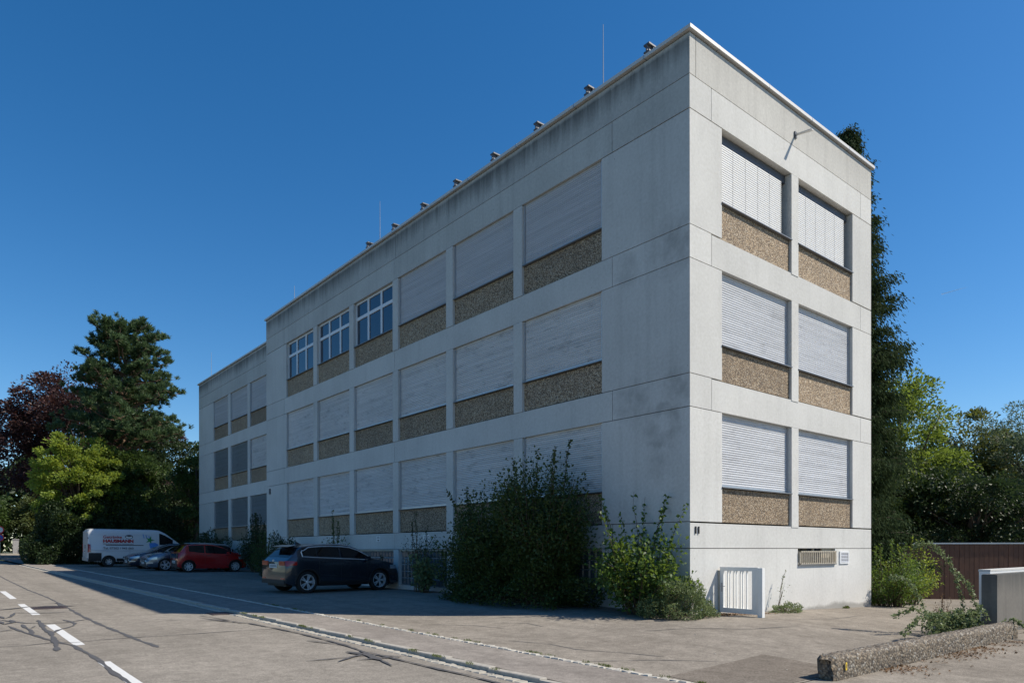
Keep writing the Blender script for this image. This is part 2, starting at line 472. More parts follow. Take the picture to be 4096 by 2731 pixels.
# lane dashes
def ribbon(pts, w, zf, off, taper=True, wob=.34, step=.16):
    P = []
    for (a, b_) in zip(pts[:-1], pts[1:]):
        a = Vector(a); b_ = Vector(b_); n = max(1, int((b_-a).length/step))
        P += [a + (b_-a)*i/n for i in range(n)]
    P.append(Vector(pts[-1])); rows = []
    ph = random.uniform(0, 9)
    for i, p in enumerate(P):
        d = P[min(i+1, len(P)-1)] - P[max(i-1, 0)]; nrm = Vector((-d.y, d.x))
        nrm = nrm.normalized() if nrm.length > 1e-6 else Vector((1, 0))
        ww = w*(1 + wob*math.sin(ph+i*.9) + wob*.8*math.sin(ph*2+i*2.3))
        if taper and (i == 0 or i == len(P)-1): ww *= .3
        c = p + nrm*random.uniform(-1, 1)*w*wob*.35
        rows.append([(c.x-nrm.x*ww, c.y-nrm.y*ww, zf(c.x, c.y)+off), (c.x+nrm.x*ww, c.y+nrm.y*ww, zf(c.x, c.y)+off)])
    return MB().grid(rows)
for (y0, y1) in ((-6.2,-3.1),(-1.6,1.72),(3.68,7.1),(9.35,12.6),(14.6,18.15),(20.2,23.5),(25.6,29.0),(31,34.4),(36.5,40)):
    obj('lane_dash', ribbon([(-10.93-.006*y0, y0), (-10.93-.006*y1, y1)], .075, rz_, .003, False, .02, .3), M['mark'], ROAD)
obj('lane_line', ribbon([(-11.2,62),(-12,66),(-14,71),(-18,74.5),(-26,76)], .075, rz_, .003, False, .02), M['mark'], cross)
TAR = [
 ([(-10.44,33.0),(-10.43,25.24),(-10.37,21.33),(-10.34,18.38),(-10.27,16.6),(-10.21,14.69),(-10.2,13.19),(-10.19,11.84),(-10.21,10.21)], .028),
 ([(-10.21,10.4),(-10.23,8.79),(-10.22,7.88),(-10.2,6.57),(-10.16,5.68),(-10.12,4.86),(-10.1,4.07),(-10.08,3.62),(-10.04,3.28),(-10.02,2.72)], .042),
 ([(-13.5,4.3),(-11.96,4.08),(-11.63,4.07),(-11.25,4.21),(-10.98,4.02),(-10.59,4.15),(-10.08,4.17),(-9.43,4.13),(-9.01,4.12),(-8.39,4.15),(-7.59,4.03)], .018),
 ([(-11.23,4.56),(-11.15,4.04),(-11.04,3.71),(-11.03,3.23),(-10.99,2.54),(-10.97,1.92),(-10.98,1.34),(-11.0,.75),(-10.98,.19),(-10.97,-.6),(-11.02,-2.5)], .036),
 ([(-11.69,8.57),(-11.52,8.05),(-11.33,7.61),(-11.17,7.51),(-10.95,7.29),(-10.66,7.34),(-10.27,7.74)], .035),
 ([(-10.67,7.91),(-10.59,7.45),(-10.56,7.04),(-10.66,6.58),(-10.8,6.31),(-10.97,6.01),(-11.12,5.53)], .032),
 ([(-11.64,7.22),(-11.58,6.62),(-11.48,5.84),(-11.38,5.35),(-11.29,4.72),(-11.21,4.34)], .032),
 ([(-11.08,8.09),(-11.11,7.16),(-11.16,6.21),(-11.13,5.66),(-11.18,4.75),(-11.25,3.85),(-11.32,3.16)], .045),
 ([(-11.41,7.36),(-11.41,6.78),(-11.37,6.21),(-11.41,5.49)], .035),
 ([(-11.23,6.95),(-11.33,6.59),(-11.42,6.65)], .03),
 ([(-12.6,10.9),(-11.54,11.04),(-11.35,11.13),(-10.92,11.62),(-10.28,11.5),(-9.94,11.25)], .06),
 ([(-11.64,9.32),(-11.6,8.77),(-11.47,9.12),(-11.32,10.07),(-11.16,9.87),(-10.91,9.71),(-10.32,9.6)], .035),
 ([(-10.41,12.49),(-10.24,12.52),(-10.22,11.37)], .06),
 ([(-12.6,6.2),(-11.82,6.32),(-11.57,6.54)], .02),
 ([(-11.71,8.18),(-11.68,7.54),(-11.5,7.88),(-11.53,8.38)], .04),
 ([(-8.68,.17),(-8.35,.13),(-7.97,.14),(-7.69,.14),(-7.4,-.26)], .026),
 ([(-8.26,6.8),(-8.03,5.79),(-7.75,5.21),(-7.62,4.03),(-7.55,3.07),(-7.54,2.23),(-7.54,1.34),(-7.6,.66),(-7.69,.14),(-7.9,-.88)], .03),
 ([(-7.6,.4),(-7.55,-.93),(-7.52,-1.52),(-7.47,-2.02),(-7.46,-3.6)], .03),
 ([(-7.83,2.11),(-7.66,1.63),(-7.5,1.14)], .026),
 ([(-8.34,-.15),(-7.99,.11),(-7.62,.35),(-7.5,.16)], .03),
 ([(-8.05,-.17),(-7.72,-.22),(-7.4,-.29)], .03),
 ([(-8.13,7.27),(-7.97,6.33),(-7.87,5.24)], .025),
 ([(-7.85,.6),(-7.75,.2),(-7.8,-.4)], .07),
 ([(-9.0,6.7),(-8.4,6.2),(-8.0,5.9)], .018),
]
for i, (p, w) in enumerate(TAR):
    obj('tar_seam', ribbon(p, w*.85, rz_, .0042+i*.0006), M['tar'], ROAD)
# iron drain grates
def grate(x0, x1, y0, y1, n):
    z = rz_((x0+x1)/2, (y0+y1)/2) + .018
    o = obj('drain_grate', MB().box(x0-.03, x1+.03, y0-.04, y0, z-.05, z).box(x0-.03, x1+.03, y1, y1+.04, z-.05, z)
            .box(x0-.03, x0, y0, y1, z-.05, z).box(x1, x1+.03, y0, y1, z-.05, z).box(x0, x1, y0, y1, z-.012, z-.010), M['grate'], ROAD)
    for i in range(n):
        xa = x0 + (x1-x0)*(i+.25)/n
        obj('bar', box(xa, xa+(x1-x0)*.5/n, y0, y1, z-.006, z+.002), M['rust'] if False else M['grate'], o)
grate(-10.88, -10.26, 10.8, 11.35, 12)
grate(-7.82, -7.42, 7.3, 7.8, 8)

# thin cracks in the forecourt
for p in ([(-5.2,-.1),(-4.9,-.8),(-4.95,-1.5),(-4.6,-2.2),(-4.4,-2.8)], [(-3.8,2.0),(-3.4,1.5),(-3.5,.9)], [(-5.0,2.6),(-4.4,2.0),(-4.2,1.2)], [(-2.6,-.9),(-1.7,-1.3),(-1.1,-2.1),(.2,-2.4)], [(-5.6,-2.4),(-4.7,-2.9),(-4.1,-3.5)], [(-4.9,6.1),(-3.9,5.2),(-3.6,4.1),(-2.7,3.5)], [(1.4,-1.6),(2.6,-1.9),(4.4,-1.7)]):
    obj('crack', ribbon(p, .012, gz, .004), M['tar'], FORE)

# ------------------------------------------------------------------ building
BLD = thing('office_building', 'three-storey grey concrete panel office block with closed roller shutters', 'building')
T = .30          # panel thickness
GAP = .008       # half joint
XE, YE = 8.84, 25.15          # main block
WX, WY = 1.384, 41.47         # recessed far wing
J = [2.222, 5.467, 8.712]     # underside of each storey's window field
OP = [4.737, 7.982, 11.227]   # top of the openings
SIL = [3.045, 6.285, 9.545]
T1, T2, ZT, K1 = 11.98, 11.235, 12.88, 1.633
def panL(y0, y1, z0, z1, mat='conc', x=0.0, mitre0=False, dx=0.0):
    y0 += 0 if mitre0 else GAP; y1 -= GAP; z0 += GAP; z1 -= GAP
    m0 = T if mitre0 else 0
    vs = [(x+dx,y0,z0),(x+T,y0+m0,z0),(x+T,y1,z0),(x+dx,y1,z0),(x+dx,y0,z1),(x+T,y0+m0,z1),(x+T,y1,z1),(x+dx,y1,z1)]
    return obj('concrete_panel', MB().add(vs, [(0,3,2,1),(4,5,6,7),(0,1,5,4),(1,2,6,5),(2,3,7,6),(3,0,4,7)]), M[mat], BLD)
def panR(x0, x1, z0, z1, mat='conc', mitre0=False, dy=0.0):
    x0 += .001 if mitre0 else GAP; x1 -= GAP; z0 += GAP; z1 -= GAP
    m0 = T if mitre0 else 0
    vs = [(x0,dy,z0),(x1,dy,z0),(x1,T,z0),(x0+m0,T,z0),(x0,dy,z1),(x1,dy,z1),(x1,T,z1),(x0+m0,T,z1)]
    return obj('concrete_panel', MB().add(vs, [(0,3,2,1),(4,5,6,7),(0,1,5,4),(1,2,6,5),(2,3,7,6),(3,0,4,7)]), M[mat], BLD)

obj('core_wall', MB().box(T+.002, XE-.02, T+.002, YE-.02, -.8, 12.6), M['core'], BLD)
obj('core_wall', MB().box(WX+T+.002, XE+1.2, YE+.004, WY-.02, -.8, 12.6), M['core'], BLD)
obj('rear_wall', MB().box(XE-.018, XE, T+.05, YE, -.8, 12.86), M['conc'], BLD)
obj('end_wall', MB().box(T+.05, WX+T, YE-.018, YE, -.8, 12.86), M['conc'], BLD)
obj('end_wall', MB().box(WX+T+.05, XE+1.2, WY-.018, WY, -.8, 12.86), M['conc'], BLD)
obj('roof_deck', MB().box(.31, XE-.05, .31, YE-.05, 12.602, 12.7), M['patch'], BLD)
obj('roof_deck', MB().box(WX+.31, XE+1.1, YE, WY-.05, 12.602, 12.7), M['patch'], BLD)

BW = 3.02; BG = .372
bays = [2.62 + i*(BW+BG) for i in range(6)]          # near end of each bay, street front
rb = [(1.212, 4.258), (4.60, 7.64)]                  # gable bays
wb = [(28.42, 31.46), (31.85, 34.86), (35.30, 38.23), (25.3, 28.05)]
# --- street front, main block
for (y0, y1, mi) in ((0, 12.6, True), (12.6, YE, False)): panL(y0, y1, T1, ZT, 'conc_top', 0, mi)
for (y0, y1, mi) in ((0, 2.265, True), (2.265, 12.7, False), (12.7, 22.85, False), (22.85, YE, False)): panL(y0, y1, T2, T1, 'conc_frieze', 0, mi)
for f in range(3):
    z0, z1 = J[f], OP[f]
    panL(0, bays[0], z0, z1, 'conc_corner', 0, True)
    panL(bays[5]+BW, YE, z0, z1)
    for i in range(5): panL(bays[i]+BW-GAP, bays[i+1]+GAP, z0-.004, z1+.004, 'conc', 0, False, -.012)
    if f < 2:
        for (y0, y1, mi) in ((0, 2.265, True), (2.265, 12.7, False), (12.7, 22.85, False), (22.85, YE, False)): panL(y0, y1, OP[f], J[f+1], 'conc_corner' if mi else 'conc', 0, mi)
for (y0, y1, mi) in ((0, 2.265, True), (2.265, 12.7, False), (12.7, 22.85, False), (22.85, YE, False)): panL(y0, y1, K1, J[0], 'conc', 0, mi)
panL(0, bays[0], -.6, K1, 'conc_base', 0, True)
panL(bays[5]+BW, YE, -.6, K1, 'conc_base')
for i in range(5): panL(bays[i]+BW, bays[i+1], -.6, K1, 'conc_base')
for i in range(6): panL(bays[i]-GAP, bays[i]+BW+GAP, -.6, .40, 'conc_base', .03)
# --- far wing
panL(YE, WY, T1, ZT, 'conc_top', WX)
panL(YE, WY, T2, T1, 'conc_frieze', WX)
for f in range(3):
    panL(wb[2][1], WY, J[f], OP[f], 'conc', WX); 
    for (a, b_) in ((31.46, 31.85), (34.86, 35.30), (28.05, 28.42)): panL(a-GAP, b_+GAP, J[f]-.004, OP[f]+.004, 'conc', WX, False, -.012)
    if f < 2: panL(YE, WY-.0, OP[f], J[f+1], 'conc', WX)
panL(YE, WY, K1, J[0], 'conc', WX)
panL(YE, WY, -.3, K1, 'conc_base', WX)
# --- gable
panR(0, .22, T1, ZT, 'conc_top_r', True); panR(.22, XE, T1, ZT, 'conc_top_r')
for (x0, x1, mi) in ((0, .804, True), (.804, 8.15, False), (8.15, XE, False)): panR(x0, x1, T2, T1, 'conc', mi)
for f in range(3):
    panR(0, rb[0][0], J[f], OP[f], 'conc', True); panR(rb[1][1], XE, J[f], OP[f])
    panR(rb[0][1]-GAP, rb[1][0]+GAP, J[f]-.06, OP[f]+.004, 'conc', False, -.012)
    if f < 2:
        for (x0, x1, mi) in ((0, .804, True), (.804, 8.15, False), (8.15, XE, False)): panR(x0, x1, OP[f], J[f+1]-(.02 if x0 else 0), 'conc', mi)
panR(0, XE, K1, J[0]-.02, 'conc', True)
q = MB()
GX0, GX1, GZ0 = 4.58, 6.60, 1.19
q.add([(.001,0,-.7),(GX0,0,-.7),(GX0,T,-.7),(T,T,-.7),(.001,0,K1-GAP),(GX0,0,K1-GAP),(GX0,T,K1-GAP),(T,T,K1-GAP)],
      [(0,3,2,1),(4,5,6,7),(0,1,5,4),(1,2,6,5),(2,3,7,6),(3,0,4,7)])
q.box(GX0, GX1, .001, T, -.7, GZ0).box(GX1, XE, 0, T, -.7, K1-GAP)
obj('concrete_panel', q, M['conc_base'], BLD)

# --- pebble panels, sills, shutters
N_SLAT_LEFT = [297]
def slat_profile():
    return [(.004,0),(-.006,.006),(-.010,.026),(-.008,.044),(.0,.052)]
def slat_mesh(length, axis):
    a, b_ = [], []
    for (d, z) in slat_profile():
        if axis == 'y': a.append((d, 0, z)); b_.append((d, length, z))
        else: a.append((0, d, z)); b_.append((length, d, z))
    return MB().grid([a, b_], axis == 'x')
SLY = slat_mesh(BW-.12, 'y').mesh('slat', True); SLX = slat_mesh(3.04-.12, 'x').mesh('slat', True)
def slat_variant(base, mat):
    m2 = base.copy(); m2.materials.clear(); m2.materials.append(mat); return m2
SLYm = {k: slat_variant(SLY, M[k]) for k in ('slat_low', 'slat_top', 'slat_wing')}
SLXm = {'slat_right': slat_variant(SLX, M['slat_right'])}
PITCH = .055
def shutter(axis, a0, a1, z0, z1, depth, mat, single, base=0.0, gap_bottom=0.0, label=None):
    """roller shutter: guide rails and bottom bar (part) with its slats (sub-parts)"""
    q = MB()
    if axis == 'y':
        for y0 in (a0+.004, a1-.054): q.box(base+depth-.028, base+depth+.035, y0, y0+.05, z0, z1)
        q.box(base+depth-.016, base+depth+.012, a0+.055, a1-.055, z0+gap_bottom+.004, z0+gap_bottom+.05)
        o = obj('roller_shutter', q, M['alu'], BLD)
    else:
        for x0 in (a0+.004, a1-.054): q.box(x0, x0+.05, depth-.028, depth+.035, z0, z1)
        q.box(a0+.055, a1-.055, depth-.016, depth+.012, z0+gap_bottom+.004, z0+gap_bottom+.05)
        o = obj('roller_shutter', q, M['alu'], BLD)
    n = int((z1 - z0 - gap_bottom - .05)/PITCH) + 1
    merged = MB()
    for k in range(n):
        z = z0 + gap_bottom + .052 + k*PITCH
        if z + .053 > z1 + .02: break
        if axis == 'y':
            loc = (base+depth, a0+.06, z); me = SLYm[mat]; L = BW-.12
        else:
            loc = (a0+.06, depth, z); me = SLXm[mat]; L = 3.04-.12
        if single and N_SLAT_LEFT[0] > 0:
            s = obj('slat', me, None, o, loc)
            s.scale = (1, (a1-a0-.12)/(BW-.12), 1) if axis == 'y' else ((a1-a0-.12)/(3.04-.12), 1, 1)
            N_SLAT_LEFT[0] -= 1
        else:
            pr = slat_profile()
            if axis == 'y': merged.grid([[(loc[0]+d, a0+.06, z+h) for d, h in pr], [(loc[0]+d, a1-.06, z+h) for d, h in pr]])
            else: merged.grid([[(a0+.06, depth+d, z+h) for d, h in pr], [(a1-.06, depth+d, z+h) for d, h in pr]], True)
    if merged.v: structure(obj('slats', merged, M[mat], o, smooth=True), 'stuff')
    if label: o['label'] = label
    return o
def field_y(y0, y1, f, base=0.0):
    obj('pebble_panel', box(base+.07, base+T, y0+.004, y1-.004, J[f]+.03, SIL[f]-.036), M['pebble'], BLD)
    obj('sill', box(base-.015, base+.2, y0+.006, y1-.006, SIL[f]-.022, SIL[f]), M['sill'], BLD)
def field_x(x0, x1, f):
    obj('pebble_panel', box(x0+.004, x1-.004, .055, T, J[f]+.012, SIL[f]-.036), M['pebble'], BLD)
    obj('sill', box(x0-.015, x1+.015, -.03, .2, SIL[f]-.024, SIL[f]), M['sill'], BLD)

# gable: blinds on top, shutters below
for f in range(3):
    for (x0, x1) in rb:
        field_x(x0, x1, f)
        if f < 2: shutter('x', x0, x1, SIL[f], OP[f]-.0, .12, 'slat_right', True)
        else:
            q = MB().box(x0+.02, x1-.02, .16, .28, OP[2]-.20, OP[2]-.01)
            for i in range(6):
                xx = x0 + .10 + (x1-x0-.38)*i/5
                q.box(xx-.0025, xx+.0025, .1255, .1265, SIL[2]+.02, OP[2]-.15)
            bl = obj('venetian_blind', q, M['dark_metal'], BLD)
            nb = 27
            me = MB()
            Lb = x1-x0-.26
            me.grid([[(0,-.012,-.028),(0,-.020,-.006),(0,-.012,.014),(0,.008,.030)],[(Lb,-.012,-.028),(Lb,-.020,-.006),(Lb,-.012,.014),(Lb,.008,.030)]], True)
            mesh = me.mesh('blind_slat', True); mesh.materials.append(M['blind'])
            for k in range(nb):
                obj('blind_slat', mesh, None, bl, (x0+.012, .15, SIL[2]+.05+k*(OP[2]-.245-SIL[2]-.05)/(nb-1)))
            obj('bottom_rail', box(x0+.012, x0+.012+Lb, .125, .165, SIL[2]+.002, SIL[2]+.022), M['blind'], bl)
# street front; the three far bays of the top storey have windows
def window_y(y0, y1, z0, z1, base=0.0):
    d = base+.10; q = MB(); w = y1-y0; fw = .07
    q.box(d, d+.07, y0+.004, y0+fw, z0, z1).box(d, d+.07, y1-fw, y1-.004, z0, z1)
    q.box(d, d+.07, y0+fw, y1-fw, z0, z0+fw).box(d, d+.07, y0+fw, y1-fw, z1-fw, z1)
    zt = z1 - .62
    q.box(d-.004, d+.066, y0+fw, y1-fw, zt-.06, zt+.06)
    ys = [y0+fw, y0+w/3, y0+2*w/3, y1-fw]
    for yy in ys[1:3]: q.box(d-.006, d+.064, yy-.055, yy+.055, z0+fw, z1-fw)
    o = obj('window', q, M['frame'], BLD)
    for i in range(3):
        for (a, b_) in ((z0+fw, zt-.06), (zt+.06, z1-fw)):
            obj('pane', box(d+.03, d+.038, ys[i]+(.055 if i else 0), ys[i+1]-(.055 if i < 2 else 0), a, b_), M['pane'], o)
    return o
for f in (1, 2, 0):
    for i in range(6):
        y0, y1 = bays[i], bays[i]+BW
        field_y(y0, y1, f)
        if f == 2 and i >= 3: window_y(y0, y1, SIL[f], OP[f])
        else: shutter('y', y0, y1, SIL[f], OP[f], .085, 'slat_top' if f == 2 else 'slat_low', i == 0 or (i == 1 and f == 1))
for f in range(3):
    for i, (y0, y1) in enumerate(wb):
        field_y(y0, y1, f, WX)
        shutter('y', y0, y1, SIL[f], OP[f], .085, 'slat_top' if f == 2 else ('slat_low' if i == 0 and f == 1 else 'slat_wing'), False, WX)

# glass-block basement windows
for i in range(6):
    y0, y1 = bays[i]+.05, bays[i]+BW-.05
    nc, nr = 13, 5; z0, z1 = .41, K1-.06
    cw, ch = (y1-y0)/nc, (z1-z0)/nr
    o = obj('glass_block_window', MB().box(.10, .14, y0-.04, y1+.04, z0-.0, z1+.04), M['mortar'], BLD)
    obj('lintel_bar', box(.03, .1, y0-.04, y1+.04, z1+.005, z1+.05), M['rust'], o)
    bev = .025
    vs = [(.10,.008,.008),(.10,cw-.008,.008),(.10,cw-.008,ch-.008),(.10,.008,ch-.008),(.078,.008+bev,.008+bev),(.078,cw-.008-bev,.008+bev),(.078,cw-.008-bev,ch-.008-bev),(.078,.008+bev,ch-.008-bev)]
    fs = [(4,7,6,5)] + [(a, a+4, (a+1)%4+4, (a+1)%4) for a in range(4)]
    mg = MB(); me = None
    for a in range(nc):
        for b_ in range(nr):
            if i in (2, 3):
                if me is None:
                    me = MB().add(vs, fs).mesh('glass_block'); me.materials.append(M['block'])
                obj('glass_block', me, None, o, (0, y0+a*cw, z0+b_*ch))
            else: mg.add([(p[0], p[1]+y0+a*cw, p[2]+z0+b_*ch) for p in vs], fs)
    if mg.v: structure(obj('glass_blocks', mg, M['block'], o), 'stuff')

# coping
def coping(pts, h0, h1):
    q = MB()
    for (x0, x1, y0, y1) in pts: q.box(x0, x1, y0, y1, h0, h1)
    return obj('coping', q, M['coping'], BLD)
coping([(-.08, .42, -.08, YE+.04)], 12.905, 12.985)
coping([(.425, XE+.08, -.078, .42)], 12.906, 12.987)
coping([(WX-.08, WX+.42, YE+.045, WY+.08)], 12.905, 12.985)
coping([(XE-.35, XE+.08, .425, YE+.04)], 12.904, 12.983)
for k in range(11):
    yy = 1.2 + k*2.3
    if yy < YE: obj('coping_seam', box(-.083, .424, yy, yy+.025, 12.903, 12.989), M['zinc'], BLD)
for k in range(4): obj('coping_seam', box(1.0+2.1*k, 1.025+2.1*k, -.081, .424, 12.904, 12.991), M['zinc'], BLD)

# steel beams lying across the roof, lightning rods, conductor clips
for k in range(8):
    yy = 1.3 + 1.953*k
    q = MB().box(.12, XE-.4, yy-.085, yy+.085, 13.36, 13.395).box(.12, XE-.4, yy-.02, yy+.02, 13.225, 13.36).box(.12, XE-.4, yy-.085, yy+.085, 13.19, 13.225)
    q.box(.25, .4, yy-.05, yy+.05, 12.7, 13.19).box(XE-1, XE-.8, yy-.05, yy+.05, 12.7, 13.19).box(.28, .5, yy-.08, yy-.021, 13.25, 13.33)
    obj('roof_beam', q, M['dark_metal'], BLD)
for (x, y, h) in ((.5, 3.02, 15.0), (.5, 14.62, 14.95), (.5, 22.85, 14.1), (WX+.6, 40.7, 15.1)):
    obj('lightning_rod', MB().tube([(x,y,12.7),(x,y,13.6),(x,y,h)], [.02,.016,.009], 6), M['zinc'], BLD)
    obj('rod_foot', MB().tube([(x,y,12.7),(x,y,12.85)], .12, 8), M['oldconc'], BLD)
for y in (4.5, 6.1, 8.3, 10.6, 19.0): obj('conductor_clip', MB().tube([(.1,y,12.98),(.1,y,13.06)], .022, 6).box(.07,.13,y-.03,y+.03,13.05,13.07), M['alu'], BLD)

# gable details: bracket lamp arm, house number, grille, vent
wl = obj('wall_bracket', MB().box(4.40, 4.50, -.03, 0, 12.20, 12.36), M['dark_metal'], BLD)
obj('arm', MB().add([(4.43,-.03,12.26),(4.47,-.03,12.26),(4.50,-.47,12.20),(4.40,-.47,12.20),(4.43,-.03,12.30),(4.47,-.03,12.30),(4.50,-.47,12.225),(4.40,-.47,12.225)],
    [(0,3,2,1),(4,5,6,7),(0,1,5,4),(1,2,6,5),(2,3,7,6),(3,0,4,7)]), M['coping'], wl)
def text_mesh(s, size, ext=.004, bold=0.0):
    cu = bpy.data.curves.new('txt', 'FONT'); cu.body = s; cu.size = size; cu.extrude = ext; cu.offset = bold
    o = bpy.data.objects.new('txt', cu); COL.objects.link(o)
    dg = bpy.context.evaluated_depsgraph_get()
    me = bpy.data.meshes.new_from_object(o.evaluated_get(dg))
    bpy.data.objects.remove(o); bpy.data.curves.remove(cu)
    return me
obj('house_number', text_mesh('11', .215, .012, .006), M['print'], BLD, (.135, -.014, 1.965), (R(90), 0, 0))
gr = obj('window_grille', MB().box(GX0+.03, GX1-.03, -.055, -.03, K1-.10, K1-.07).box(GX0+.03, GX1-.03, -.055, -.03, GZ0+.03, GZ0+.055)
         .box(GX0+.03, GX0+.055, -.055, .0, GZ0+.03, K1-.07).box(GX1-.055, GX1-.03, -.055, .0, GZ0+.03, K1-.07), M['rust'], BLD)
for k in range(19):
    x = GX0+.10+k*(GX1-GX0-.2)/18
    obj('bar', box(x-.013, x+.013, -.066, -.042, GZ0+.04, K1-.075), M['rust'], gr)
bw = obj('basement_window', MB().box(GX0, GX1, .14, .16, GZ0, K1), M['pane'], BLD)
obj('frame', MB().box(GX0, GX1, .10, .139, GZ0, GZ0+.07).box(5.55, 5.62, .10, .139, GZ0+.07, K1-.01).box(6.02, GX1, .09, .139, GZ0+.071, K1-.01), M['rust'], bw)
obj('sill', MB().box(GX0+.01, GX1-.01, -.05, .0995, GZ0+.002, GZ0+.022), M['sill'], bw)
vt = obj('vent', MB().box(6.83, 7.38, -.03, 0, 1.51, 1.555).box(6.83, 7.38, -.03, 0, 1.205, 1.25).box(6.83, 6.89, -.03, 0, 1.25, 1.51).box(7.32, 7.38, -.03, 0, 1.25, 1.51)
         .box(6.89, 7.32, -.004, .0, 1.25, 1.51), M['frame'], BLD)
for k in range(6):
    z = 1.262+k*.042
    obj('louvre', MB().add([(6.89,-.028,z),(7.32,-.028,z),(7.32,-.006,z+.03),(6.89,-.006,z+.03),(6.89,-.028,z+.006),(7.32,-.028,z+.006),(7.32,-.006,z+.036),(6.89,-.006,z+.036)],
        [(0,3,2,1),(4,5,6,7),(0,1,5,4),(1,2,6,5),(2,3,7,6),(3,0,4,7)]), M['alu'], vt)
# dark mounting rest on the wing corner
obj('wall_clamp', MB().box(-.05, 0, 24.6, 24.72, 4.35, 4.62), M['dark_metal'], BLD)
# two notices fixed to the plinth
for (yc, w, h, zc, lab) in ((13.88, .27, .21, 2.03, 'small white notice on the plinth behind the SUV bonnet'), (10.6, .36, .25, 1.99, 'small white notice on the plinth beside the big bush')):
    s = thing('notice_sign', lab, 'sign', (-.004, yc, zc), 0, 'notices on the street front')
    obj('board', box(-.008, 0, -w/2, w/2, -h/2, h/2), M['white'], s)
    q = MB()
    for k in range(3): q.box(-.0095, -.0085, -w*.36, w*.36, h*(.32-.16*k), h*(.38-.16*k))
    q.box(-.0095, -.0085, -w*.3, w*.22, -h*.38, -h*.2)
    obj('print', q, M['print'], s)
# ------------------------------------------------------------------ gate, walls, fence
WG = thing('garden_gate', 'white slatted metal gate standing out from the sunlit gable wall', 'gate', (1.07, 0, .155))
h0, h1 = .035, 1.06
obj('frame', MB().box(-.03,.03,-.14,-.05,h0,h1).box(-.03,.03,-1.0,-.86,h0,h1).box(-.029,.029,-.86,-.14,h0,h0+.11).box(-.029,.029,-.86,-.14,h1-.085,h1), M['white'], WG)
for yb in (-.245,-.305,-.405,-.465,-.565,-.625,-.725): obj('bar', box(-.026,.026,yb-.008,yb+.008,h0+.11,h1-.085), M['white'], WG)
obj('post', box(-.05,.05,-1.12,-1.005,-.1,1.05), M['white'], WG)
obj('hinge_post', MB().box(-.04,.04,-.045,-.004,-.1,.98), M['rust'], WG)
obj('handle', MB().tube([(-.03,-.10,.62),(-.075,-.10,.62),(-.075,-.21,.625)], .008, 6).box(-.036,-.03,-.12,-.08,.5,.7), M['zinc'], WG)
obj('foot', box(-.09,.10,-1.16,-1.0,-.12,-.02), M['oldconc'], WG)

def rough_block(x0, x1, y0, y1, zf0, zf1, n=40, amp=.012, seed=1):
    """long block along x with an uneven, rounded skin"""
    r = np.random.default_rng(seed); prof = []
    w, = (y1-y0,)
    for (a, b_) in ((0,0),(0,.3),(0,.6),(0,.88),(.1,1.),(.35,1.02),(.65,1.02),(.9,1.),(1,.88),(1,.6),(1,.3),(1,0)): prof.append((a, b_))
    rows = []
    for i in range(n+1):
        x = x0+(x1-x0)*i/n; za, zb = zf0(x), zf1(x)
        e = 1 - .25*(i == 0 or i == n)
        rows.append([(x + r.normal(0, amp*.6), y0 + w*(.5+(a-.5)*e) + r.normal(0, amp), za + (zb-za)*b_*(1-.12*(i in (0, n))) + (r.normal(0, amp) if b_ > 0 else 0)) for a, b_ in prof])
    q = MB().grid(rows, False)
    L = len(prof); q.f.append(tuple(range(L))); q.f.append(tuple(range(n*L, n*L+L))[::-1])
    return q
KW = thing('low_kerb_wall', 'low coarse exposed-aggregate kerb wall in the lower right corner', 'kerb wall', (-.9, -5.1, gz(-.9,-5.1)))
xs_ = lambda x: gz(x-.9, -5.1) - gz(-.9, -5.1)
obj('block', rough_block(-3.28, 3.95, -.12, .12, lambda x: xs_(x)-.15, lambda x: xs_(x)+.30-.01*(x+3.5)/7, 170, .007, 3), M['aggr'], KW, smooth=True)
tg = thing('yellow_tag', 'small yellow plastic tag stuck to the near end of the kerb wall', 'tag', (-3.92, -5.235, gz(-3.9,-5.1)+.16), R(6))
obj('plate', box(-.022,.022,-.006,.0,-.045,.05), M['yellow'], tg)
obj('print', box(-.006,.006,-.008,-.0062,-.02,.03), M['print'], tg)

CW = thing('concrete_wall', 'weathered grey concrete garden wall at the right edge of the forecourt', 'wall', (3.3, -4.8, gz(3.3,-4.8)))
q = MB().box(.012, 9.0, .012, .258, -.3, 1.17).box(0, 9.0, 0, .27, -.3, 1.158)
obj('slab', q, M['oldconc'], CW)
WW = thing('white_wall', 'white-painted wall with pale coping just behind the grey concrete wall', 'wall', (3.90, -4.505, gz(3.3,-4.5)))
obj('slab', box(0, 9.0, 0, .2, -.3, 1.205), M['white'], WW)
obj('coping', box(-.004, 9.05, -.005, .21, 1.207, 1.245), M['conc'], WW)

FN = thing('wooden_fence', 'brown vertical-board wooden wall with metal cap beyond the concrete wall', 'fence', (14.2, 2.7, 0))
fdir = Vector((7.0, -5.8)).normalized(); FL = 14.0; nb = 76
FN.rotation_euler = (0, 0, math.atan2(fdir.y, fdir.x))
me = None
for k in range(nb):
    x = FL*k/nb; wv = FL/nb
    p = Vector((14.2, 2.7)) + fdir*x
    z0 = gz(p.x, p.y)-.02
    dpt = random.uniform(0,.008)
    obj('board', box(x+.004, x+wv-.006, -.02-dpt, .012, z0, 1.79+random.uniform(-.006,.006)), M['wood'], FN)
obj('cap', box(-.05, FL+.05, -.06, .1, 1.80, 1.85), M['zinc'], FN)
obj('rail', MB().box(0, FL, .0125, .07, .4, .5).box(0, FL, .0125, .07, 1.5, 1.6), M['bark'], FN)

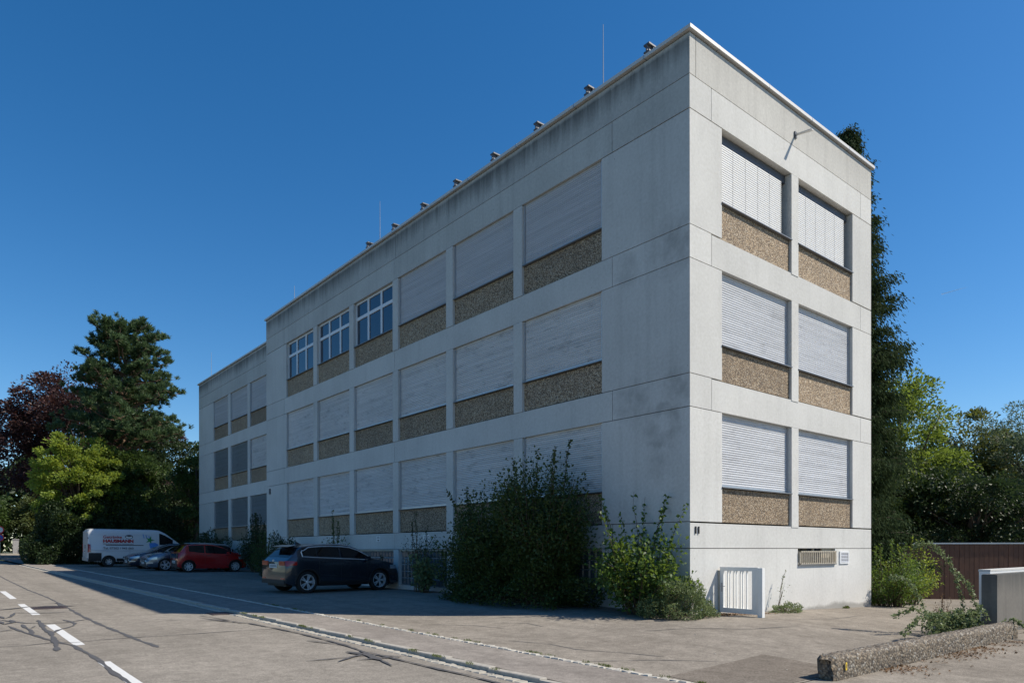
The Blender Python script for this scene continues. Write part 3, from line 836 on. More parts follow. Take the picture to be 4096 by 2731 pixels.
# far left: granite post, hedge, road signs
GP = thing('granite_post', 'grey stone gate post beside the clipped hedge at the far road end', 'post', (-5.9, 81.6, gz(-6,81)))
obj('shaft', MB().box(-.26,.26,-.22,.22,-.2,1.45), M['granite'], GP)
obj('cap', MB().box(-.30,.30,-.26,.26,1.452,1.55), M['granite'], GP)
SG = thing('traffic_sign', 'round red-rimmed traffic signs on one pole at the left edge', 'sign', (-8.3, 64.6, gz(-8.3,64.6)), R(-12))
obj('pole', MB().tube([(0,.04,-.2),(0,.04,2.65)], .035, 8), M['zinc'], SG)
def disc(r, y, n=28):
    q = MB(); vs = [(r*math.cos(2*math.pi*i/n), y, r*math.sin(2*math.pi*i/n)) for i in range(n)]
    vs += [(a, y+.012, c) for (a, _, c) in vs]
    q.add(vs, [tuple(range(n)), tuple(range(n, 2*n))[::-1]] + [(i, i+n, (i+1)%n+n, (i+1)%n) for i in range(n)])
    return q
M['signred'] = plain('sign_red', (.55, .02, .02), .4, var=.04); M['signblue'] = plain('sign_blue', (.02, .08, .42), .4, var=.04)
for (z, inner) in ((2.33, 'white'), (1.66, 'signblue')):
    d = obj('disc', disc(.32, 0), M['signred'], SG, (0,0,z)); obj('face', disc(.235, -.004), M[inner], d)
M['slash'] = M['signred']
obj('slash', MB().add([(-.19,-.0065,.15),(-.15,-.0065,.19),(.19,-.0065,-.15),(.15,-.0065,-.19)], [(0,1,2,3)]), M['signred'], SG, (0,0,1.66))

# ------------------------------------------------------------------ vehicles
def interp(pts):
    xs = [p[0] for p in pts]; zs = [p[1] for p in pts]
    # monotone smooth interpolation through the points
    return lambda x: float(np.interp(x, xs, zs))
def smooth_fn(pts, w):
    f = interp(pts)
    return lambda x: sum(f(x+d*w)*k for d, k in ((-1,.12),(-.5,.22),(0,.32),(.5,.22),(1,.12)))

class Car:
    """local frame: x forward, y left, z up; origin on the ground under the middle of the wheelbase"""
    def __init__(s, root, L, W, wb, fo, top, belt, sill=.2, rw=.33, paint=None, tumble=.42, arch=1.13, sm_w=.07, nose_p=3.2, clad=None, tailw=.93, nosew=.86):
        s.root = root; s.L, s.W, s.wb = L, W, wb
        s.x1 = wb/2+fo; s.x0 = s.x1-L; s.xr, s.xf = -wb/2, wb/2
        s.rw = rw; s.ra = rw*arch; s.sill = sill; s.tumble = tumble
        s.top = smooth_fn([(s.x0+a*L, z) for a, z in top], sm_w)
        s.belt0 = smooth_fn([(s.x0+a*L, z) for a, z in belt], sm_w)
        s.paint = paint; s.nosew = nosew; s.tailw = tailw
    def hw(s, x):
        t = (x-s.x0)/s.L
        k = 1.0
        if t > .78: k -= (1-s.nosew)*((t-.78)/.22)**2.4
        if t < .16: k -= (1-s.tailw)*((.16-t)/.16)**2.2
        return s.W/2*k
    def belt(s, x): return min(s.belt0(x), s.top(x)-.015)
    def low(s, x):
        z = s.sill
        t = (x-s.x0)/s.L
        if t < .06: z += .10*(1-t/.06)
        if t > .95: z += .06*((t-.95)/.05)
        for c in (s.xr, s.xf):
            d = abs(x-c)
            if d < s.ra: z = max(z, s.rw + math.sqrt(s.ra**2-d*d)*.98)
        return z
    def side(s, x, z):
        """half width of the body skin at height z"""
        hw, zb, zt = s.hw(x), s.belt(x), s.top(x)
        if z <= zb:
            t = (z-s.sill)/max(.05, zb-s.sill)
            prof = np.interp(t, [-.2,0,.12,.35,.62,.85,1.0], [.93,.95,.985,1.0,.995,.985,.955])
            return hw*prof
        return hw*.955 - s.tumble*(z-zb)
    def section(s, x):
        zl, zb, zt = s.low(x), s.belt(x), s.top(x); g = zt-zb; pts = []
        for t in (0,.1,.25,.45,.65,.82,.93,1.0):
            z = zl+(zb-zl)*t; pts.append((s.side(x, z), z))
        for t in (.2,.45,.7,.88): pts.append((s.side(x, zb+g*t), zb+g*t))
        hr = s.side(x, zb+g*.88)
        pts += [(hr*.93, zb+g*.965), (hr*.8, zb+g*.99), (hr*.4, zt+.008), (0, zt+.012)]
        return pts
    def stations(s):
        xs = set(np.linspace(s.x0, s.x1, 70).tolist())
        for c in (s.xr, s.xf):
            for a in np.linspace(0, math.pi, 19): xs.add(c + s.ra*math.cos(a))
            xs |= {c-s.ra-.004, c+s.ra+.004}
        xs |= {s.x0+.015, s.x0+.05, s.x1-.015, s.x1-.05}
        return sorted(x for x in xs if s.x0 <= x <= s.x1)
    def body(s):
        q = MB(); rows = []
        for x in s.stations():
            k = 1.0
            for e in (s.x0, s.x1):
                d = abs(x-e)
                if d < .05: k = min(k, .965+.035*math.sqrt(d/.05))
            half = [(y*k, z) for y, z in s.section(x)]
            rows.append([(x, -y, z) for y, z in half] + [(x, y, z) for y, z in half[::-1][1:]])
        q.grid(rows, True)
        n = len(rows[0]); q.f.append(tuple(range(n))); q.f.append(tuple(range((len(rows)-1)*n, len(rows)*n))[::-1])
        o = obj('body', q, s.paint, s.root)
        me = o.data; me.shade_smooth()
        try: me.set_sharp_from_angle(angle=R(38))
        except Exception: pass
        # dark underbody fills the wheel wells
        w = s.W/2-.26
        obj('underbody', MB().box(s.x0+.12, s.x1-.12, -w, w, s.sill-.02, s.rw+s.ra+.02).box(s.xr+s.ra+.02, s.xf-s.ra-.02, -s.W/2*.9, s.W/2*.9, s.sill-.02, s.sill+.06), M['black'], s.root)
        return o
    def side_glass(s, x0, x1, ins_b=.03, top_t=.86, name='side_window', min_h=.06, mat=None, off=.005, cut=None, sides=(-1,1)):
        out = []
        for sg in sides:
            rows = []
            for x in np.linspace(x0, x1, 22):
                zb, zt = s.belt(x), s.top(x); a, b_ = zb+ins_b, zb+(zt-zb)*top_t
                if cut: b_ = min(b_, cut(x)); 
                if b_-a < min_h*.2: b_ = a+.004
                rows.append([(x, sg*(s.side(x, z)+off), z) for z in np.linspace(a, b_, 5)])
            out.append(obj(name, MB().grid(rows, sg > 0), mat or M['carglass'], s.root, smooth=True))
        return out
    def top_glass(s, x0, x1, name, frac=.84, off=.007):
        rows = []
        for x in np.linspace(x0, x1, 12):
            zb, zt = s.belt(x), s.top(x); g = zt-zb; hr = s.side(x, zb+g*.88)
            nz = off; slope = (s.top(x+.02)-s.top(x-.02))/.04
            dx = -slope*off/math.hypot(1, slope)*1.0; dz = off/math.hypot(1, slope)
            pr = [(hr*.93, zb+g*.965), (hr*.8, zb+g*.99), (hr*.4, zt+.008), (0, zt+.012)]
            full = [(-y*frac/.84, z) for y, z in pr] + [(y*frac/.84, z) for y, z in pr[::-1][1:]]
            rows.append([(x+dx, y, z+dz) for y, z in full])
        return obj(name, MB().grid(rows, True), M['carglass'], s.root, smooth=True)
    def skin_patch(s, name, xa, xb, za, zb, mat, sides=(-1,1), off=.007, nx=8, nz=4, shape=None):
        for sg in sides:
            rows = []
            for i, x in enumerate(np.linspace(xa, xb, nx)):
                z0, z1 = (za, zb) if shape is None else shape(i/(nx-1))
                rows.append([(x, sg*(s.side(x, z)+off), z) for z in np.linspace(z0, z1, nz)])
            obj(name, MB().grid(rows, sg > 0), mat, s.root, smooth=True)
    def line(s, name, pts, r, mat, sides=(-1,1), off=.006):
        for sg in sides: obj(name, MB().tube([(x, sg*(s.side(x, z)+off), z) for x, z in pts], r, 5), mat, s.root)
    def end_patch(s, name, rear, y0, y1, z0, z1, mat, off=.012, both=True):
        x = s.x0-off if rear else s.x1+off
        for sg in ((-1,1) if both else (1,)):
            a, b_ = sg*y0, sg*y1
            obj(name, box(min(x, x+(.03 if rear else -.03)), max(x, x+(.03 if rear else -.03)), min(a,b_), max(a,b_), z0, z1), mat, s.root)
    def wheels(s, spokes=5, double=True, rimr=.68, wt=.21, mat=None):
        r = s.rw
        for c in (s.xr, s.xf):
            for sg in (-1, 1):
                yc = sg*(s.W/2-.025)
                n = 36; prof = [(-wt, .62*r), (-wt, .93*r), (-wt*.85, r), (-.03, r), (0, .94*r), (.0, .80*r), (-.012, rimr*r+.012), (-.03, rimr*r)]
                rows = [[(pr*math.sin(2*math.pi*k/n), sg*d, r+pr*math.cos(2*math.pi*k/n)) for d, pr in prof] for k in range(n+1)]
                w = obj('wheel', MB().grid(rows, sg < 0), M['rubber'], s.root, (c, yc, 0), smooth=True)
                q = MB(); rr = rimr*r
                prof = [(-.035, rr), (-.012, rr), (-.014, rr*.93), (-.06, rr*.88), (-.12, rr*.86)]
                q.grid([[(pr*math.sin(2*math.pi*k/n), sg*d, r+pr*math.cos(2*math.pi*k/n)) for d, pr in prof] for k in range(n+1)], sg < 0)
                for k in range(spokes):
                    for dd in ((-.17, .17) if double else (0,)):
                        a = 2*math.pi*k/spokes+.3
                        wi = .035 if double else .055
                        b0, b1 = a+dd*.5, a+dd
                        def P(rad, ang, t, d): 
                            return (rad*math.sin(ang)+t*math.cos(ang), sg*d, r+rad*math.cos(ang)-t*math.sin(ang))
                        v8 = [P(rr*.12,b0,-wi*.6,-.03),P(rr*.12,b0,wi*.6,-.03),P(rr*.92,b1,wi*.5,-.02),P(rr*.92,b1,-wi*.5,-.02),
                              P(rr*.12,b0,-wi*.6,-.06),P(rr*.12,b0,wi*.6,-.06),P(rr*.92,b1,wi*.5,-.06),P(rr*.92,b1,-wi*.5,-.06)]
                        q.add(v8, [(0,1,2,3),(4,7,6,5),(0,4,5,1),(1,5,6,2),(2,6,7,3),(3,7,4,0)])
                nn = 14; q.add([(0, -sg*.015, r)] + [(.18*rr*math.sin(2*math.pi*k/nn), -sg*.028, r+.18*rr*math.cos(2*math.pi*k/nn)) for k in range(nn)], [(0, 1+k, 1+(k+1)%nn) for k in range(nn)])
                obj('rim', q, mat or M['rim'], w)
                obj('brake_disc', MB().tube([(0,-sg*.10,r),(0,-sg*.12,r)], rr*.86, 24), M['black'], w)
    def mirror(s, x, z, mat):
        for sg in (-1, 1):
            y = s.side(x, z)
            obj('wing_mirror', MB().box(x-.05, x+.08, min(sg*(y+.03), sg*(y+.21)), max(sg*(y+.03), sg*(y+.21)), z-.06, z+.09).box(x, x+.05, min(sg*(y-.02), sg*(y+.03)), max(sg*(y-.02), sg*(y+.03)), z-.05, z-.02), mat, s.root)
    def plate(s, rear, z, w=.26, h=.06, yc=0, x=None):
        x = (s.x0-.016 if rear else s.x1+.016) if x is None else x
        d = .008 if rear else -.008
        p = obj('number_plate', box(min(x,x+d), max(x,x+d), yc-w, yc+w, z-h, z+h), M['plate'], s.root)
        q = MB(); e = -.0015 if rear else .0015
        for k in range(6):
            y = yc-w*.7+k*w*.27
            q.box(min(x, x+e), max(x, x+e), y-.018, y+.018, z-h*.5, z+h*.5)
        structure(obj('plate_marking', q, M['print'], p), 'stuff')
    def seams(s, xs, z0=None):
        for x in xs:
            pts = [(x, z) for z in np.linspace(z0 or s.sill+.12, s.belt(x)+.0, 7)]
            s.line('door_seam', pts, .0045, M['black'], off=.0)
    def handles(s, xs, dz=-.10, mat=None):
        for x in xs: s.line('door_handle', [(x-.09, s.belt(x)+dz), (x, s.belt(x)+dz+.008), (x+.09, s.belt(x)+dz)], .014, mat or s.paint, off=.022)

def paint(name, col, metal=.5, rough=.28): return plain(name, col, rough, metal, var=.04, coat=.8)
def root_at(name, label, cat, x, y, heading, group='vehicles parked in the shade of the street front'):
    t = thing(name, label, cat, (x, y, gz(x, y)), heading, group)
    # stand on the sloping ground
    d = .6; hx, hy = math.cos(heading), math.sin(heading)
    pitch = math.atan((gz(x+hx*d, y+hy*d)-gz(x-hx*d, y-hy*d))/(2*d)); roll = math.atan((gz(x-hy*d, y+hx*d)-gz(x+hy*d, y-hx*d))/(2*d))
    t.rotation_euler = (Matrix.Rotation(heading, 3, 'Z') @ Matrix.Rotation(-pitch, 3, 'Y') @ Matrix.Rotation(roll, 3, 'X')).to_euler()
    return t

# --- dark blue-grey SUV
t = root_at('suv', 'dark grey-blue SUV with chrome window line parked nose to the facade', 'car', -2.30, 12.95, R(4))
c = Car(t, 4.24, 1.83, 2.67, .84,
        [(0,.96),(.012,1.04),(.03,1.10),(.10,1.40),(.13,1.48),(.26,1.55),(.42,1.575),(.53,1.545),(.63,1.40),(.735,1.09),(.80,1.045),(.92,.95),(.97,.84),(1.,.62)],
        [(0,.94),(.03,1.06),(.10,1.15),(.25,1.115),(.5,1.07),(.72,1.03),(.80,1.0),(.92,.91),(.97,.80),(1.,.58)],
        .24, .355, paint('suv_paint', (.030,.038,.052), .5, .25), tumble=.36)
c.body(); c.wheels(5, True, .70)
c.side_glass(c.x0+.58, c.x0+1.05, top_t=.82); c.side_glass(c.x0+1.08, c.x0+1.88, top_t=.82); c.side_glass(c.x0+1.94, c.x0+2.98, top_t=.82)
c.top_glass(c.x0+2.35, c.x0+3.05, 'windscreen'); c.top_glass(c.x0+.16, c.x0+.40, 'rear_window', .74)
wx = [c.x0+.56, c.x0+.62, c.x0+.8, c.x0+1.2, c.x0+1.6, c.x0+2.0, c.x0+2.3, c.x0+2.6, c.x0+2.85, c.x0+3.02]
up = [(x, c.belt(x)+(c.top(x)-c.belt(x))*(.85 if x > c.x0+.7 else .62)) for x in wx]; lo = [(x, c.belt(x)+.02) for x in wx]
c.line('chrome_trim', [(c.x0+.53, c.belt(c.x0+.55)+.16)] + up + lo[::-1] + [(c.x0+.53, c.belt(c.x0+.55)+.16)], -.0+.019, M['chrome'])
c.line('roof_rail', [(c.x0+.7+.2*k, c.belt(c.x0+.7+.2*k)+(c.top(c.x0+.7+.2*k)-c.belt(c.x0+.7+.2*k))*.985) for k in range(10)], .018, M['chrome'], off=-.09)
c.end_patch('tail_lamp', True, .40, .80, .88, 1.02, M['redlamp']); c.skin_patch('tail_lamp', c.x0+.005, c.x0+.36, .88, 1.03, M['redlamp'], shape=lambda u: (.86+.04*u, 1.03-.02*u))
c.end_patch('reflector', True, .55, .78, .45, .49, M['redlamp'])
c.plate(True, .86); c.end_patch('rear_bumper', True, 0, .8, .30, .43, M['black'], .03)
c.end_patch('badge', True, -.04, .04, 1.0, 1.06, M['chrome'], .016, False)
for cx in (c.xr, c.xf):
    pts = [(cx+(c.ra+.012)*math.cos(a), c.rw+(c.ra+.012)*math.sin(a)) for a in np.linspace(-.1, math.pi+.1, 17)]
    c.line('arch_cladding', pts, .035, M['black'], off=-.012)
c.skin_patch('sill_cladding', c.xr+c.ra, c.xf-c.ra, .25, .38, M['black'])
c.seams([c.x0+1.12, c.x0+1.91, c.x0+2.9]); c.handles([c.x0+1.3, c.x0+2.15]); c.mirror(c.x0+2.85, 1.08, c.paint)
c.skin_patch('headlamp', c.x1-.42, c.x1-.12, .74, .87, M['clearlamp'])
obj('roof_spoiler', MB().add([(c.x0+.20,-.6,1.455),(c.x0+.20,.6,1.455),(c.x0+.56,.6,1.50),(c.x0+.56,-.6,1.50),(c.x0+.20,-.6,1.475),(c.x0+.20,.6,1.475),(c.x0+.56,.6,1.532),(c.x0+.56,-.6,1.532)],
    [(0,3,2,1),(4,5,6,7),(0,1,5,4),(1,2,6,5),(2,3,7,6),(3,0,4,7)]), c.paint, t)
obj('antenna', MB().add([(c.x0+.75,0,1.65),(c.x0+.70,-.03,1.53),(c.x0+.70,.03,1.53),(c.x0+.95,0,1.55)], [(0,1,3),(0,3,2),(0,2,1)]), c.paint, t)

# --- red hatchback
t = root_at('hatchback', 'small red hatchback parked nose-in beside the grey estate car', 'car', -1.45, 29.75, R(0))
c = Car(t, 3.47, 1.62, 2.34, .62,
        [(0,.80),(.012,.92),(.03,1.02),(.11,1.36),(.16,1.43),(.35,1.46),(.52,1.43),(.66,1.28),(.82,.98),(.92,.88),(.975,.76),(1.,.56)],
        [(0,.78),(.03,.98),(.10,1.06),(.3,.98),(.55,.93),(.80,.92),(.92,.83),(.975,.72),(1.,.52)],
        .20, .30, paint('red_paint', (.40,.012,.012), .15, .25), tumble=.36)
c.body(); c.wheels(8, False, .70)
c.side_glass(c.x0+.52, c.x0+1.28); c.side_glass(c.x0+1.34, c.x0+2.62); c.top_glass(c.x0+2.10, c.x0+2.75, 'windscreen'); c.top_glass(c.x0+.12, c.x0+.40, 'rear_window', .76)
c.end_patch('tail_lamp', True, .50, .72, .68, .98, M['black']); c.skin_patch('tail_lamp', c.x0+.01, c.x0+.2, .72, 1.0, M['redlamp'])
c.end_patch('tailgate_glass', True, 0, .49, .72, .96, M['carglass']); c.plate(True, .52); c.end_patch('rear_bumper', True, 0, .55, .26, .62, M['black'], .006)
c.seams([c.x0+1.30, c.x0+2.45]); c.handles([c.x0+1.5], mat=M['black']); c.mirror(c.x0+2.42, .98, c.paint); c.skin_patch('headlamp', c.x1-.45, c.x1-.12, .68, .82, M['clearlamp'])
for cx in (c.xr, c.xf): c.line('arch_edge', [(cx+(c.ra+.006)*math.cos(a), c.rw+(c.ra+.006)*math.sin(a)) for a in np.linspace(0, math.pi, 15)], .014, M['black'], off=-.006)

# --- two cars facing the road
def saloon(name, label, x, y, H, estate, pc, spokes):
    t = root_at(name, label, 'car', x, y, R(180))
    if estate:
        top = [(0,.86),(.012,.98),(.03,1.05),(.10,1.33),(.15,1.42),(.3,1.475),(.46,1.49),(.56,1.44),(.66,1.26),(.745,1.0),(.82,.96),(.93,.86),(.975,.76),(1.,.52)]
        belt = [(0,.84),(.03,1.0),(.12,1.05),(.3,1.0),(.6,.95),(.745,.93),(.82,.91),(.93,.82),(.975,.72),(1.,.48)]
    else:
        top = [(0,.82),(.012,.94),(.03,1.0),(.13,1.06),(.24,1.30),(.33,1.41),(.46,1.43),(.56,1.38),(.66,1.20),(.735,.98),(.82,.93),(.93,.82),(.975,.72),(1.,.5)]
        belt = [(0,.80),(.03,.97),(.13,1.02),(.3,.97),(.6,.93),(.735,.92),(.82,.89),(.93,.78),(.975,.68),(1.,.46)]
    c = Car(t, 4.72 if estate else 4.5, 1.80, 2.71, .90, top, belt, .20, .325, pc, tumble=.36)
    c.body(); c.wheels(spokes, spokes == 5, .74)
    c.side_glass(c.x0+(.42 if estate else 1.0), c.x0+1.75, cut=None); c.side_glass(c.x0+1.82, c.x0+3.15)
    if estate: c.side_glass(c.x0+.3, c.x0+.40)
    c.top_glass(c.x0+2.72, c.x0+3.40, 'windscreen'); c.top_glass(c.x0+(.2 if estate else .65), c.x0+(.5 if estate else 1.4), 'rear_window', .76)
    c.skin_patch('headlamp', c.x1-.50, c.x1-.05, .62, .74, M['clearlamp'], shape=lambda u: (.60+.02*(1-u), .76-.07*u)); c.end_patch('headlamp', False, .45, .76, .60, .68, M['clearlamp'])
    c.end_patch('grille', False, 0, .38, .46, .66, M['black']); c.end_patch('grille_bar', False, 0, .36, .55, .575, M['chrome'], .016); c.end_patch('front_bumper', False, 0, .66, .24, .38, M['black'], .008); c.plate(False, .42)
    c.end_patch('tail_lamp', True, .5, .8, .80, .96, M['redlamp']); c.skin_patch('tail_lamp', c.x0+.01, c.x0+.2, .80, .97, M['redlamp'])
    wx = [c.x0+.40+.15*k for k in range(19)] if estate else [c.x0+1.0+.15*k for k in range(15)]
    c.line('chrome_trim', [(x, c.belt(x)+(c.top(x)-c.belt(x))*.88) for x in wx] + [(x, c.belt(x)+.018) for x in wx[::-1]] + [(wx[0], c.belt(wx[0])+(c.top(wx[0])-c.belt(wx[0]))*.88)], .009, M['chrome'])
    if estate: c.line('roof_rail', [(c.x0+.5+.2*k, c.belt(c.x0+.5+.2*k)+(c.top(c.x0+.5+.2*k)-c.belt(c.x0+.5+.2*k))) for k in range(11)], .018, M['chrome'], off=-.10)
    c.seams([c.x0+1.78, c.x0+2.95]); c.handles([c.x0+1.55, c.x0+2.0]); c.mirror(c.x0+2.92, 1.0, c.paint)
    c.skin_patch('bumper_strip', c.x1-.3, c.x1-.02, .42, .45, M['chrome'])
    return c
saloon('estate_car', 'steel-grey estate car with roof rails facing the road beside the red hatchback', -1.85, 32.0, 1.49, True, paint('grey_blue_paint', (.10,.13,.18), .6, .25), 5)
saloon('saloon_car', 'dark navy saloon car facing the road between the grey estate and the white van', -2.1, 34.9, 1.43, False, paint('navy_paint', (.018,.026,.05), .4, .22), 9)

# --- white delivery van
t = root_at('delivery_van', 'white delivery van with red lettering parked beside the dark hedge', 'van', -2.85, 38.7, R(0))
c = Car(t, 5.75, 2.02, 3.75, .95,
        [(0,2.05),(.006,2.17),(.02,2.235),(.06,2.25),(.6,2.25),(.665,2.22),(.72,2.06),(.86,1.42),(.90,1.30),(.96,1.13),(.985,1.0),(1.,.72)],
        [(0,1.28),(.6,1.26),(.86,1.24),(.90,1.20),(.96,1.06),(.985,.94),(1.,.68)],
        .32, .335, plain('white_van_paint', (.60,.605,.61), .32, var=.03, coat=.4), tumble=.10, sm_w=.06, tailw=.97)
c.body(); c.wheels(6, False, .52, mat=M['zinc'])
c.side_glass(c.x0+3.78, c.x0+4.55, .04, .80); c.top_glass(c.x0+3.95, c.x0+4.65, 'windscreen')
c.skin_patch('lower_cladding', c.x0+.01, c.xr-c.ra, .34, .84, M['black'], off=.012); c.skin_patch('lower_cladding', c.xr+c.ra+.03, c.xf-c.ra-.03, .34, .52, M['black'], off=.012)
c.end_patch('tail_lamp', True, .86, .985, .86, 1.36, M['redlamp']); c.skin_patch('tail_lamp', c.x0+.005, c.x0+.12, .88, 1.34, M['redlamp'])
c.end_patch('rear_door', True, .012, .80, .62, 2.08, c.paint, .010); c.end_patch('rear_bumper', True, 0, .95, .36, .56, M['zinc'], .03)
c.end_patch('hinge', True, .80, .88, 1.66, 1.74, M['black']); c.end_patch('door_handle', True, -.02, .05, 1.08, 1.30, M['black'], .03, False); c.plate(True, .92, .25, .055, .0, c.x0-.042)
c.line('slide_rail', [(c.x0+.9+.2*k, 1.30) for k in range(11)], .02, M['black'])
c.line('rub_strip', [(c.x0+.2+.3*k, .98) for k in range(14)], .014, M['zinc'])
for z in (1.90,): c.line('panel_crease', [(c.x0+.15+.3*k, z) for k in range(12)], .006, M['zinc'], off=-.002)
c.seams([c.x0+.14, c.x0+2.0+.16, c.x0+3.62], .5)
for x in (c.x0+.14, c.x0+2.16, c.x0+3.62): c.line('panel_seam', [(x, z) for z in np.linspace(1.3, 2.1, 8)], .004, M['zinc'], off=.0)
c.mirror(c.x0+4.35, 1.36, M['black']); c.handles([c.x0+3.5], -.12, M['black'])
M['letter_red'] = plain('red_lettering', (.42,.02,.025), .5, var=.05); M['letter_dark'] = plain('grey_lettering', (.07,.07,.075), .5, var=.05)
M['decal_green'] = plain('green_decal', (.03,.24,.05), .5, var=.3, scale=9); M['decal_blue'] = plain('blue_decal', (.06,.22,.55), .5, var=.4, scale=7); M['decal_lime'] = plain('lime_decal', (.32,.42,.06), .5, var=.2)
def lettering(s, x, z, size, mat, width=None, bold=0.0):
    me = text_mesh(s, size, .002, bold)
    xs = [v.co.x for v in me.vertices]; w = max(xs)-min(xs); k = (width/w) if width else 1.0
    y = -max(c.side(x, z), c.side(x, z+size*.7))-.012
    o = obj('lettering', me, M[mat], t, (c.x0+x, y, z), (R(90), 0, 0)); o.scale = (k, 1, 1)
lettering('Getr\u00e4nke', .75, 1.70, .24, 'letter_red', .98, .004)
lettering('HAUSMANN', .75, 1.46, .25, 'letter_red', 1.60, .014)
lettering('Getr\u00e4nkemarkt & Heimservice', .75, 1.345, .10, 'letter_dark', 1.60)
lettering('Tel. 07502 / 943 660', .75, 1.06, .17, 'letter_dark', 1.60, .002)
def decal(name, pts, mat, off=.012):
    y = -c.W/2-.004-off
    vs = [(c.x0+x, -c.side(c.x0+x, z)-off, z) for x, z in pts]
    obj(name, MB().add([(sum(p[0] for p in vs)/len(vs), min(p[1] for p in vs), sum(p[2] for p in vs)/len(vs))]+vs, [(0, 1+i, 1+(i+1)%len(vs)) for i in range(len(vs))]), M[mat], t)
def star(cx, cz, r1, r2, n, ph=0, sx=1): return [(cx+sx*(r1 if k % 2 == 0 else r2)*math.sin(math.pi*k/n+ph), cz+(r1 if k % 2 == 0 else r2)*math.cos(math.pi*k/n+ph)) for k in range(2*n)]
def oval(cx, cz, a, b_, n=20): return [(cx+a*math.sin(2*math.pi*k/n), cz+b_*math.cos(2*math.pi*k/n)) for k in range(n)]
decal('emblem', oval(2.12, 1.80, .21, .125), 'letter_dark'); decal('emblem_face', oval(2.12, 1.785, .165, .085), 'plate', .016)
decal('decal', star(3.25, 1.62, .27, .09, 5, .3), 'decal_green')
decal('decal', [(3.2+.01,1.44),(3.55,1.47),(3.72,1.36),(3.70,1.15),(3.58,1.08),(3.55,.88),(3.40,.86),(3.28,1.08),(3.22,1.28)], 'decal_blue', .014)
decal('decal', [(3.28,.72),(3.6,.74),(3.5,.86),(3.34,.9)], 'decal_lime')
for k in range(3): decal('decal', [(2.86+.16*k,1.98-.05*k),(2.90+.16*k,1.98-.05*k),(2.96+.15*k,1.72),(2.92+.15*k,1.72)], 'decal_blue')

# ------------------------------------------------------------------ vegetation
def leaf_obj(name, P, D, L, W, mat, parent, fold=.25, jitter=.35, up=.0, r=None, kind=None):
    """P centres (n,3), D long axes (n,3); each leaf is a folded diamond of two faces"""
    r = r or rng; n = len(P)
    if n == 0: return None
    D = D + r.normal(0, jitter, (n, 3)); D /= np.linalg.norm(D, axis=1, keepdims=True)+1e-9
    Nn = r.normal(0, 1, (n, 3)); Nn[:, 2] += up
    Sd = np.cross(D, Nn); Sd /= np.linalg.norm(Sd, axis=1, keepdims=True)+1e-9
    Nn = np.cross(Sd, D)
    s = r.uniform(.65, 1.25, (n, 1)); l = L*s; w = W*s
    v = np.empty((n, 4, 3))
    v[:, 0] = P - D*l*.5; v[:, 2] = P + D*l*.5
    v[:, 1] = P + Sd*w*.5 - D*l*.06 + Nn*w*fold; v[:, 3] = P - Sd*w*.5 - D*l*.06 + Nn*w*fold
    idx = np.arange(n*4).reshape(n, 4)
    tri = np.concatenate([idx[:, [0,1,2]], idx[:, [0,2,3]]], 1).reshape(-1)
    me = bpy.data.meshes.new(name); me.vertices.add(n*4); me.vertices.foreach_set('co', v.reshape(-1))
    me.loops.add(n*6); me.loops.foreach_set('vertex_index', tri.astype(np.int32))
    me.polygons.add(n*2); me.polygons.foreach_set('loop_start', np.arange(0, n*6, 3, dtype=np.int32))
    try: me.polygons.foreach_set('loop_total', np.full(n*2, 3, dtype=np.int32))
    except Exception: pass
    me.update(calc_edges=True); me.validate()
    return obj(name, me, mat, parent)

def unit(n, r):
    d = r.normal(0, 1, (n, 3)); return d/np.linalg.norm(d, axis=1, keepdims=True)

def bent(a, b_, sag, n=6, r=None, amp=0.0):
    a = np.array(a, float); b_ = np.array(b_, float); r = r or rng; pts = []
    for i in range(n+1):
        t = i/n; p = a+(b_-a)*t; p[2] += sag*4*t*(1-t); 
        if 0 < i < n and amp: p += r.normal(0, amp, 3)
        pts.append(tuple(p))
    return pts

